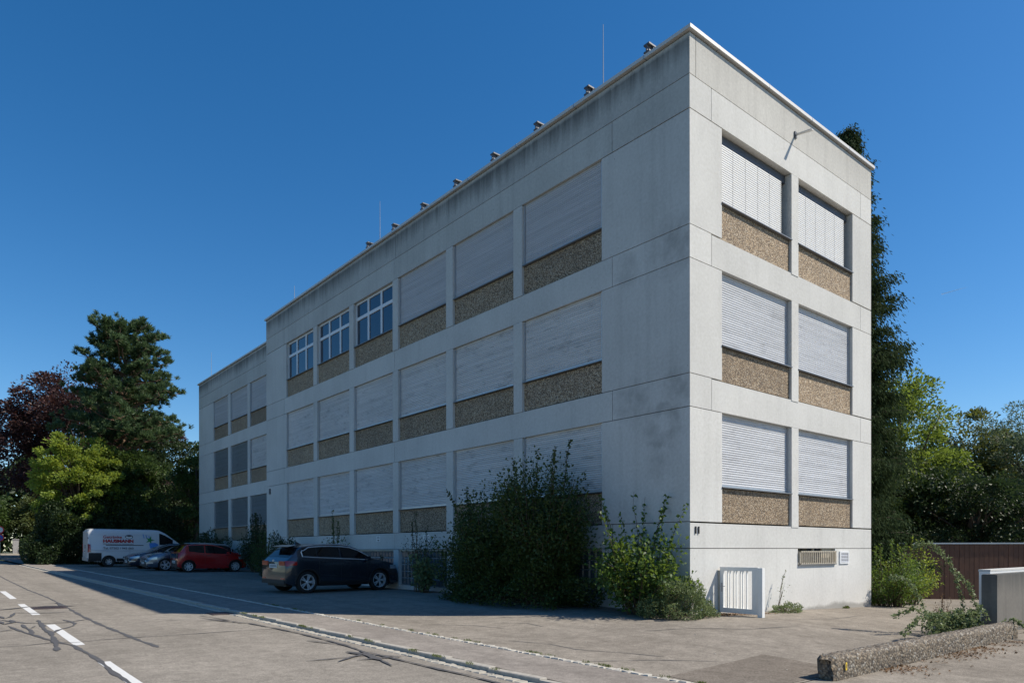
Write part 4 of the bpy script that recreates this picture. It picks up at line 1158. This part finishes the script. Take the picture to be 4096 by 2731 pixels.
def broadleaf(name, label, x, y, height, rx, rz, mat, n_clump=70, per=260, leaf=.20, seed=1, trunk_r=.22, base_frac=.2, clump=.75, shape=.6, group=None, cat='tree', ry=None, bark='bark', lw=.6):
    r = np.random.default_rng(seed); z0 = gz(x, y)
    t = thing(name, label, cat, (x, y, z0), 0, group)
    ry = ry or rx; cz = height-rz; ctr = np.array([0, 0, cz])
    # clump centres through the crown volume, biased to the outside and made uneven by a few lobes
    lob = unit(9, r); lw_ = r.uniform(-.28, .22, 9)
    C = []
    while len(C) < n_clump:
        d = unit(1, r)[0]; f = 1 + sum(a*max(0, float(d@l))**3 for a, l in zip(lw_, lob))
        rad = r.uniform(.25, 1)**.55*f*.86
        p = ctr + d*np.array([rx, ry, rz])*rad
        if p[2] > height*base_frac and p[2] < height*1.02: C.append(p)
    C = np.array(C)
    q = MB()
    tp = [(0,0,-.3), (r.normal(0,.08), r.normal(0,.08), height*.2), (r.normal(0,.15), r.normal(0,.15), height*.45), (r.normal(0,.25), r.normal(0,.25), height*.78)]
    q.tube(tp, [trunk_r*1.25, trunk_r, trunk_r*.7, trunk_r*.25], 8)
    for k in r.choice(len(C), min(26, len(C)), replace=False):
        hz = min(C[k][2]*.8, height*.75)*r.uniform(.45, .9); a = (np.interp(hz, [0, height*.8], [0, tp[-1][0]]), np.interp(hz, [0, height*.8], [0, tp[-1][1]]), hz)
        q.tube(bent(a, C[k], r.uniform(-.05,.25), 4, r, .08), trunk_r*.32, 5, .015)
    obj('trunk', q, M[bark], t, smooth=True)
    P, D = [], []
    for c_ in C:
        m = int(per*r.uniform(.5, 1.4)); cr = clump*r.uniform(.6, 1.35)*np.array([1, 1, .62])
        d = unit(m, r); rad = r.uniform(.12, 1, (m, 1))**.5
        p = c_ + d*rad*cr
        out = p-ctr; out /= np.linalg.norm(out, axis=1, keepdims=True)+1e-6
        P.append(p); D.append(d*.7+out*.6+np.array([0,0,-.25]))
    P = np.concatenate(P); D = np.concatenate(D)
    ok = P[:, 2] > .15
    leaf_obj('crown', P[ok], D[ok], leaf, leaf*lw, mat, t, up=.8, r=r)
    return t

def shrub(name, label, x, y, height, rx, ry, mat, n_stem=26, per=120, leaf=.07, seed=1, spread=.75, top_bare=.0, stem_r=.012, group=None, cat='shrub', lean=(0,0), hlo=.4, hhi=.86, shoots=0, sspread=.45, sdens=.55, lw=.62, zoff=0.0, xmax=None, clump=.0):
    """many-stemmed shrub: leaves sit along twigs that fan out from the base"""
    r = np.random.default_rng(seed); t = thing(name, label, cat, (x, y, gz(x, y)+zoff), 0, group)
    q = MB(); P, D = [], []
    for k in range(n_stem+shoots):
        shoot = k >= n_stem
        a = r.uniform(0, 2*math.pi); e = r.uniform(0, 1)**.6
        b0 = np.array([rx*.28*math.cos(a)*e, ry*.28*math.sin(a)*e, -.05])
        hh = height*(r.uniform(.86, 1.06) if shoot else r.uniform(hlo, hhi))
        sp = spread*(sspread if shoot else 1)*r.uniform(.35, 1.05)
        tip = np.array([rx*sp*math.cos(a)+lean[0]*hh, ry*sp*math.sin(a)+lean[1]*hh, hh*(1-.35*(sp**2) if not shoot else 1)])
        if xmax is not None: tip[0] = min(tip[0], xmax-x)
        pts = bent(b0, tip, hh*.10, 6, r, .02); q.tube(pts, stem_r*1.2, 5, stem_r*.3)
        pa = np.array(pts)
        m = int(per*(sdens if shoot else 1))
        tt = r.uniform(.12 if not shoot else .25, 1.0, m)**(.8)
        idx = tt*6; i0 = np.minimum(idx.astype(int), 5); fr_ = (idx-i0)[:, None]
        base = pa[i0]*(1-fr_)+pa[i0+1]*fr_
        sc = leaf*.9 if shoot else max(leaf*1.6, height*.085)
        off = unit(m, r)*r.uniform(.2, 1, (m, 1))*sc*(1 if shoot else 1.5)
        P.append(base+off); D.append(off/ (np.linalg.norm(off, axis=1, keepdims=True)+1e-6) + np.array([0,0,.1 if not shoot else -.1]))
    obj('stems', q, M['twig'], t)
    P = np.concatenate(P); D = np.concatenate(D)
    ok = P[:, 2] > .01
    if xmax is not None: ok &= (P[:, 0]+x) < xmax
    leaf_obj('foliage', P[ok], D[ok], leaf, leaf*lw, mat, t, up=1.0, r=r)
    return t

def mound(name, label, x, y, rx, ry, h, mat, n=9000, leaf=.035, seed=1, cat='shrub', group=None, flowers=None, xmax=None, lw=.6, square=False, zoff=0):
    """dense low shrub or hedge: leaves on and under a lumpy surface, twigs inside"""
    r = np.random.default_rng(seed); t = thing(name, label, cat, (x, y, gz(x, y)+zoff), 0, group)
    d = unit(n, r); d[:, 2] = np.abs(d[:, 2])
    ph = r.uniform(0, 6, 6)
    lump = 1 + .13*np.sin(d[:, 0]*7+ph[0])*np.cos(d[:, 1]*6+ph[1]) + .12*np.sin(d[:, 2]*8+d[:, 0]*5+ph[2]) + .10*np.sin(d[:, 1]*13+d[:, 2]*9+ph[3])
    if square:
        k = np.max(np.abs(d), axis=1, keepdims=True); d = d*(.35+.65/k**.85); lump = 1+(lump-1)*.25
    rad = (r.uniform(.35, 1.0, n)**.3 * lump)[:, None]
    P = d*rad*np.array([rx, ry, h]); 
    q = MB()
    for k in range(40):
        j = r.integers(n); q.tube(bent((r.normal(0, rx*.2), r.normal(0, ry*.2), -.05), P[j]*.95, .03, 4, r, .02), .006+.004*h, 4, .002)
    obj('stems', q, M['twig'], t)
    ok = (P[:, 2] > .0)
    if xmax is not None: ok &= ((P[:, 0]+x) < xmax) | ((P[:, 1]+y) < -.03)
    leaf_obj('foliage', P[ok], d[ok]+np.array([0,0,.1]), leaf, leaf*lw, mat, t, up=1.2, r=r, jitter=.6)
    return t

# --- trees on the left
def pine():
    r = np.random.default_rng(21); x, y = -1.75, 49.0; z0 = gz(x, y); H = 17.6
    t = thing('pine_tree', 'tall dark green pine with bare upper trunk behind the white van', 'tree', (x, y, z0))
    q = MB(); q.tube([(0,0,-.3),(.1,0,5),(-.1,.1,10),(.1,0,14),(0,0,H-.6)], [.34,.28,.22,.14,.04], 9)
    P, D, tufts = [], [], []
    for k in range(104):
        h = min(H-.5, 5.5 + (H-6.2)*(k/103)**.9 + r.normal(0, .35)); a = k*2.4+r.uniform(-.4,.4)
        f = (h-5.5)/(H-5.5)
        ln = 3.95*max(.02, 1-(max(0, f-.30)/.72)**2.2)**.62*r.uniform(.62, 1.12)*(.75+.25*min(1, f/.3))
        ln = max(ln, .7)
        tip = np.array([math.cos(a)*ln, math.sin(a)*ln, h+ln*(.06+.35*f)+r.normal(0,.25)])
        b0 = np.array([0, 0, h]); pts = bent(b0, tip, -.06*ln, 5, r, .05); q.tube(pts, .05+.012*ln, 5, .015)
        nt = int(9+ln*7.5)
        for j in range(nt):
            u = r.uniform(.2, 1.0)**.75; p = b0+(tip-b0)*u
            side = r.normal(0, 1, 3)*np.array([.34,.34,.16])*ln*.42*(1.15-u*.55)
            e = p+side; e[2] += .12
            if j % 3 == 0: q.tube([tuple(p), tuple(e)], .02, 4, .008)
            tufts.append((e, (tip-b0)/ln*.5+np.array([0,0,.55])))
    for j in range(110):  # crown top tufts
        e = np.array([r.normal(0,1.0), r.normal(0,1.0), H-r.uniform(0,1.5)]); tufts.append((e, np.array([e[0]*.5, e[1]*.5, .8])))
    for e, d in tufts:
        m = 52; dd = unit(m, r)*.75+d/np.linalg.norm(d)*.75; dd /= np.linalg.norm(dd, axis=1, keepdims=True)
        P.append(e+dd*r.uniform(.06,.24,(m,1))+d*.1*r.uniform(0,2.2,(m,1))); D.append(dd)
    obj('trunk', q, M['pinebark'], t, smooth=True)
    leaf_obj('crown', np.concatenate(P), np.concatenate(D), .27, .05, M['lf_pine'], t, r=r, jitter=.12)
pine()
broadleaf('copper_beech', 'dark copper beech with purple leaves at the far left', -2.4, 63.0, 18.0, 8.2, 8.2, M['lf_beech'], 210, 330, .25, 31, .4, .10, 1.35)
broadleaf('copper_beech', 'purple-leaved beech at the left edge beyond the road sign', -11.5, 72, 15.0, 6.2, 6.8, M['lf_beech'], 130, 280, .26, 32, .4, .10, 1.4)
broadleaf('maple_tree', 'bright lime-green tree leaning over the hedge left of the van', -5.0, 46.0, 9.5, 3.5, 4.2, M['lf_lime'], 120, 210, .19, 33, .2, .12, .58)
broadleaf('maple_tree', 'green tree with yellowing leaves directly behind the white van', -2.0, 47.0, 9.8, 3.2, 4.5, M['lf_mid'], 84, 340, .19, 34, .2, .06, .85)
broadleaf('young_tree', 'slim green tree touching the far end of the building', 2.1, 44.6, 9.4, 1.9, 4.2, M['lf_mid'], 50, 260, .17, 35, .14, .1, .65)
broadleaf('broad_tree', 'dark broad tree filling the gap between pine and building', 2.5, 52, 10.6, 4.6, 5.2, M['lf_dark'], 80, 280, .21, 36, .25, .05, 1.0)
broadleaf('broad_tree', 'dark tree under the copper beech at the road end', -9.5, 84.5, 8.0, 4.5, 3.6, M['lf_mid'], 70, 240, .24, 37, .22, .08, 1.1)
broadleaf('broad_tree', 'olive-green tree above the clipped hedge at the road end', -3.2, 85.5, 7.5, 4.0, 3.3, M['lf_olive'], 70, 240, .24, 38, .2, .1, 1.0)
broadleaf('broad_tree', 'tall dark tree far behind the copper beech', -22, 92, 12, 7.5, 5.8, M['lf_dark'], 90, 260, .3, 39, .3, .05, 1.5)
broadleaf('broad_tree', 'dark tree behind the pine, seen above the hedge', 3.5, 66, 11, 6, 5.2, M['lf_dark'], 90, 260, .26, 40, .3, .05, 1.3)
mound('hedge', 'tall dark overgrown hedge left of the white van', -5.4, 45.4, 2.7, 2.6, 4.2, M['lf_dark'], 42000, .15, 41, 'hedge')
mound('hedge', 'dark hedge running behind the parked van and cars', -.9, 44.6, 3.4, 1.7, 3.8, M['lf_dark'], 34000, .14, 42, 'hedge')
mound('hedge', 'neatly clipped box hedge at the far road end', -4.2, 82.0, 1.5, 1.0, 1.75, M['lf_mid'], 16000, .09, 43, 'hedge', square=True)
mound('hedge', 'dark hedge at the left edge behind the road sign', -11.5, 82.5, 4.6, 1.2, 1.9, M['lf_dark'], 16000, .12, 44, 'hedge', square=True)
broadleaf('broad_tree', 'dark leafy tree overhanging the road sign', -16, 86, 8.5, 5, 4.0, M['lf_mid'], 80, 240, .25, 45, .25, .05, 1.2)

broadleaf('broad_tree', 'low dark tree at the left edge beyond the road sign', -15.5, 97, 9.5, 6, 4.7, M['lf_dark'], 100, 280, .28, 46, .25, .02, 1.5)
# --- shrubs along the street front
G1 = 'shrubs along the street front'
shrub('big_bush', 'large dark green bush covering the ground-floor shutters', -.85, 3.95, 4.05, 1.15, 1.6, M['lf_bush'], 105, 250, .085, 51, .95, stem_r=.016, shoots=5, xmax=-.03, group=G1, sspread=.7, hlo=.45, hhi=1.0)
shrub('side_bush', 'broad lower bush left of the large dark bush', -.9, 6.1, 3.2, 1.2, 1.8, M['lf_bush'], 90, 230, .085, 251, 1.0, stem_r=.014, shoots=5, xmax=-.03, group=G1, sspread=.9, hlo=.45, hhi=.98)
mound('bush_skirt', 'dense dark lower bush at the foot of the large bush', -.95, 4.9, 1.2, 2.7, 1.7, M['lf_bush'], 26000, .075, 52, 'shrub', G1, xmax=-.03)
shrub('hazel_bush', 'sunlit hazel bush with upright leafy shoots at the building corner', -.70, .80, 2.65, 1.0, 1.2, M['lf_hazel'], 40, 105, .095, 53, 1.05, stem_r=.010, shoots=10, sspread=.95, sdens=.32, lw=.78, xmax=-.03, group=G1)
mound('cotoneaster', 'low mound of small grey-green leaves in front of the building corner', -.42, .02, .85, .72, .80, M['lf_coton'], 14000, .045, 54, 'shrub', G1, xmax=-.02)
shrub('maple_sapling', 'maple sapling with pale leaves beside the glass-block window', -.62, 9.75, 1.75, .55, .6, M['lf_coton'], 16, 34, .13, 55, .9, group=G1, lw=.8, xmax=-.03)
shrub('spindly_shrub', 'thin-branched shrub reaching up in front of the second notice', -.5, 10.2, 2.5, .6, .9, M['lf_dark'], 12, 110, .055, 56, .95, group=G1, shoots=5, xmax=-.03)
shrub('small_shrub', 'small dark shrub in front of the SUV bonnet', -.35, 13.1, 1.25, .32, .5, M['lf_dark'], 16, 60, .06, 57, .9, group=G1, shoots=3, xmax=-.03)
shrub('small_shrub', 'leafy sapling showing above the roof of the SUV', -.45, 16.6, 2.75, .45, .9, M['lf_mid'], 20, 120, .07, 58, .9, group=G1, shoots=5, xmax=-.03)
mound('dark_shrub', 'rounded dark shrub between the SUV and the red hatchback', -.9, 20.4, .85, 1.6, 1.75, M['lf_dark'], 12000, .075, 59, 'shrub', G1, xmax=-.03)
shrub('loose_shrub', 'loose shrub with pale leaf tips behind the red hatchback', -.5, 24.0, 2.1, .6, 1.5, M['lf_mid'], 30, 110, .075, 60, .95, group=G1, shoots=8)
shrub('wing_shrub', 'tall dark shrub in front of the far wing behind the grey estate', .5, 27.8, 3.0, .8, 2.2, M['lf_dark'], 44, 160, .09, 61, .95, group=G1, shoots=10, xmax=1.35)
mound('dark_shrub', 'dark shrub in the far wing corner behind the parked cars', .4, 36.5, .9, 4.5, 1.9, M['lf_dark'], 14000, .09, 62, 'shrub', G1, xmax=1.35)

# --- right side
def cypress():
    r = np.random.default_rng(71); x, y = 12.1, 2.2; z0 = gz(x, y); H = 16.7
    t = thing('cypress_tree', 'tall narrow dark conifer rising behind the sunlit gable', 'tree', (x, y, z0))
    q = MB(); q.tube([(0,0,-.3),(0,0,6),(.05,0,12),(0,0,H-.3)], [.32,.22,.12,.02], 9)
    P, D = [], []
    for k in range(420):
        h = .4+(H-.7)*(k/419)**.92; a = k*2.39996+r.uniform(-.5,.5); f = h/H
        ln = (2.30*(1-f)**.60*(.90+.16*math.sin(h*3.1))+.08)*r.uniform(.62,1.28)
        tip = np.array([math.cos(a)*ln, math.sin(a)*ln, h+ln*.05+r.normal(0,.12)])
        b0 = np.array([0,0,h-.25*ln*.4]); pts = bent(b0, tip, .10*ln, 4, r, .03)
        q.tube(pts, .022+.008*ln, 4, .006); m = int(150+ln*300)
        u = r.uniform(.2,1.02,m)[:,None]; base = b0+(tip-b0)*u; base[:,2] += (.10*ln*4*u*(1-u))[:,0]
        off = r.normal(0,1,(m,3))*np.array([.17,.17,.05])*(.55+.5*ln*.5); base = base+off; base[:,2] -= np.abs(r.normal(0,.17,m))*(.5+u[:,0])
        P.append(base); D.append(np.tile((tip-b0)/ln*.45, (m,1))+np.array([0,0,-.85])+off*.6)
    m = 60000; hh = r.uniform(.2, H-.3, m); aa = r.uniform(0, 2*math.pi, m); rr = 1.45*(1-hh/H)**.62*r.uniform(0,1,m)**.5
    P.append(np.stack([np.cos(aa)*rr, np.sin(aa)*rr, hh], 1)); D.append(np.stack([np.cos(aa)*.4, np.sin(aa)*.4, -np.ones(m)*.8], 1))
    obj('trunk', q, M['bark'], t, smooth=True)
    leaf_obj('crown', np.concatenate(P), np.concatenate(D), .135, .042, M['lf_spruce'], t, r=r, jitter=.25)
cypress()
broadleaf('broad_tree', 'yellow-green tree next to the tall conifer', 23.5, 5.0, 11.2, 3.9, 5.4, M['lf_ygreen'], 110, 340, .16, 72, .22, .06, .85)
broadleaf('broad_tree', 'leafy green tree behind the wooden fence', 29.5, 4.2, 9.8, 3.8, 4.7, M['lf_olive'], 100, 300, .17, 73, .22, .04, .9)
broadleaf('willow_tree', 'blue-green willow at the right edge of the picture', 27.8, .6, 10.0, 3.2, 4.6, M['lf_blue'], 95, 300, .17, 74, .2, .08, .8, lw=.28)
broadleaf('broad_tree', 'dark tree right behind the wooden fence and under the willow', 23.0, 1.6, 6.6, 3.6, 3.3, M['lf_dark'], 90, 300, .15, 75, .18, .02, .85)
broadleaf('broad_tree', 'deep green tree in the shade beyond the right edge', 33, -5.5, 9.5, 5, 4.6, M['lf_dark'], 90, 280, .19, 76, .22, .03, 1.1)
broadleaf('broad_tree', 'dark background tree between the olive tree and the willow', 42, 6, 9.5, 6, 4.8, M['lf_dark'], 90, 280, .22, 77, .25, .02, 1.3)
broadleaf('broad_tree', 'low dark tree filling the back of the right-hand yard', 20.5, 7.5, 6.0, 3.2, 3.0, M['lf_dark'], 80, 280, .15, 78, .16, .02, .8)
shrub('arching_shrub', 'glossy arching shrub at the right end of the gable', 9.75, -.2, 2.1, 1.1, 1.15, M['lf_hazel'], 50, 130, .075, 79, 1.0, group='shrubs on the sunny side', shoots=6, lw=.5)
mound('dark_shrub', 'dark green shrub at the foot of the tall conifer', 10.6, 1.6, 1.3, 1.3, 1.5, M['lf_mid'], 12000, .075, 80, 'shrub', 'shrubs on the sunny side')
shrub('bright_shrub', 'light green shrub between the gable end and the wooden fence', 12.2, .3, 2.2, 1.3, 1.1, M['lf_lime'], 34, 110, .085, 81, 1.0, group='shrubs on the sunny side', shoots=4)
# bramble with long arching canes at the kerb wall
def bramble():
    r = np.random.default_rng(82); x, y = 1.9, -4.55
    t = thing('bramble', 'sprawling bramble with long arching canes over the kerb wall', 'shrub', (x, y, gz(x, y)), 0, 'shrubs on the sunny side')
    q = MB(); P, D = [], []
    canes = []
    long_ = [[(.6,.05,0),(.58,.08,.6),(.52,.15,1.1),(.35,.3,1.55),(.1,.5,1.78),(-.12,.68,1.72)],
             [(.05,.4,0),(0,.5,.4),(-.15,.62,.85),(-.32,.8,1.12),(-.5,.95,1.1)],
             [(.7,-.05,0),(.75,-.1,.5),(.7,.0,.95),(.6,.2,1.2)], [(.3,.2,0),(.1,.35,.35),(-.4,.6,.55),(-.9,.75,.4)], [(.2,.1,0),(-.4,.2,.45),(-1.1,.25,.42),(-1.6,.3,.15)],
             [(.9,-.3,.1),(.95,-.62,.35),(.9,-.85,.2),(.85,-.95,.0)]]
    for k in range(34):
        a = r.uniform(0, 6.28); canes.append(((r.normal(.2,.4), r.normal(0,.12), 0), (.1+math.cos(a)*r.uniform(.3,1.25), .1+math.sin(a)*r.uniform(.1,.55), r.uniform(.0,.35)), r.uniform(.12,.4), 1))
    cl = [(bent(a, b_, sag, 9, r, .02), dn) for a, b_, sag, dn in canes]
    for L_ in long_:
        u_ = np.linspace(0, len(L_)-1, 10); cl.append(([tuple(np.interp(uu, range(len(L_)), [p[i] for p in L_]) for i in range(3)) for uu in u_], 1.5))
    for pts, dn in cl:
        q.tube(pts, .006, 4, .002); pa = np.array(pts)
        ln = np.linalg.norm(np.diff(pa, axis=0), axis=1).sum(); m = int(ln*125*dn); tt = r.uniform(.1,1,m)*9; i0 = np.minimum(tt.astype(int), 8); f = (tt-i0)[:,None]
        base = pa[i0]*(1-f)+pa[i0+1]*f; off = unit(m, r)*r.uniform(.01,.075,(m,1)); P.append(base+off); D.append(off*12+np.array([0,0,-.2]))
    obj('stems', q, M['twig'], t)
    P = np.concatenate(P); D = np.concatenate(D); ok = P[:,2] > .01
    leaf_obj('foliage', P[ok], D[ok], .06, .036, M['lf_coton'], t, r=r, up=1)
bramble()
shrub('dry_weed', 'dry brown seed-head weed beside the bramble', 2.6, -4.1, .75, .35, .3, M['dead'], 14, 40, .03, 83, .8, stem_r=.005, shoots=6)
shrub('wall_weed', 'thin leaning weed growing at the foot of the gable', 3.15, -.22, 1.05, .12, .1, M['lf_coton'], 1, 30, .04, 84, .5, stem_r=.007, shoots=2, lean=(.42, .0))
mound('wall_weed', 'flat patch of weeds at the foot of the gable beside the gate', 3.35, -.38, .62, .28, .22, M['lf_coton'], 1500, .04, 85, 'weed')
mound('wall_weed', 'small tuft of weeds near the end of the gable wall', 7.0, -.12, .16, .08, .07, M['lf_hazel'], 160, .03, 86, 'weed')

# grass in the joints and leaf litter
def scatter(name, label, cat, spots, mat, L, W, up_dir, n_per, spread, zf, seed):
    r = np.random.default_rng(seed); P, D = [], []
    for (x, y) in spots:
        m = r.integers(n_per//2, n_per+1)
        px = x+r.normal(0, spread, m); py = y+r.normal(0, spread*2.2, m)
        pz = np.array([zf(a, b_) for a, b_ in zip(px, py)])
        P.append(np.stack([px, py, pz+(L*.4 if up_dir else .012)], 1)); d = r.normal(0, .5, (m, 3)); d[:, 2] = 1.0 if up_dir else r.normal(0, .12, m)
        P[-1][:, 2] += 0; D.append(d)
    o = leaf_obj(name, np.concatenate(P), np.concatenate(D), L, W, mat, None, r=r, jitter=.1, up=0 if up_dir else 3)
    structure(o, 'stuff'); o['label'] = label; o['category'] = cat
r = np.random.default_rng(90)
scatter('grass_tufts', 'small grass tufts growing in the kerb and paving joints', 'grass', [(xk(y)-.02, y) for y in r.uniform(-6, 8, 26)] + [(xe(y)+.06, y) for y in r.uniform(-6, 9, 34)], M['grass'], .05, .009, True, 34, .022, gz, 91)
scatter('leaf_litter', 'dry brown leaves lying along the walls and the kerb wall', 'leaf litter', [(x, -5.30-abs(r.normal(0,.05))) for x in r.uniform(-3.6, 3.0, 26)] + [(x, -.25) for x in r.uniform(-.6, 2.5, 20)] + [(-.5, y) for y in r.uniform(.5, 12, 20)], M['dead'], .045, .03, False, 40, .09, gz, 92)
q = MB()
for k in range(22):
    a, b_ = r.uniform(-4.5, 6), r.uniform(-4.5, 2); s = r.uniform(.005,.011)
    if a > -.2 and b_ > -.2: continue
    z = gz(a, b_); q.box(a-s, a+s, b_-s, b_+s, z+.001, z+s)
structure(obj('grit', q, M['sett']), 'stuff')['label'] = 'small bits of grit lying on the forecourt'
# faint vapour trail
# woods that close the view far behind, read as one mass
def wood(name, label, x0, y0, x1, y1, h, depth, n, leaf, mat, seed):
    r = np.random.default_rng(seed); u = r.uniform(0, 1, n); ph = r.uniform(0, 6, 4); L = math.hypot(x1-x0, y1-y0)
    hh = h*(.72+.16*np.sin(u*L/7+ph[0])+.10*np.sin(u*L/3.1+ph[1])+.06*np.sin(u*L/1.3+ph[2]))
    z = hh*r.uniform(0, 1, n)**.8; dx, dy = (y1-y0)/L, -(x1-x0)/L; w = r.normal(0, depth, n)
    P = np.stack([x0+(x1-x0)*u+dx*w, y0+(y1-y0)*u+dy*w, z+np.array([gz(a, b_) for a, b_ in zip(x0+(x1-x0)*u, y0+(y1-y0)*u)])], 1)
    o = leaf_obj(name, P, unit(n, r), leaf, leaf*.7, mat, None, r=r, up=.6); structure(o, 'stuff'); o['label'] = label; o['category'] = 'woodland'
wood('woodland', 'dark line of far trees closing the road end', -70, 112, 40, 104, 13.0, 3.0, 60000, .75, M['lf_dark'], 95)
wood('woodland', 'dark line of far trees behind the right-hand yard', 36, 30, 62, -30, 8.5, 3.0, 40000, .42, M['lf_dark'], 96)
vt_ = thing('vapour_trail', 'short thin white vapour trail in the sky at the right', 'cloud', (0, 0, 0))
mv, tv, bv = new_mat('ice_cloud')
bv.inputs['Base Color'].default_value = (.9,.9,.9,1); bv.inputs['Alpha'].default_value = .22; bv.inputs['Roughness'].default_value = 1
obj('trail', MB().tube([(5403.6,1869.8,1771.2),(5420,1812,1778.4),(5446.5,1722.9,1789.2)], [4.5,3.2,.8], 8), mv, vt_, smooth=True)
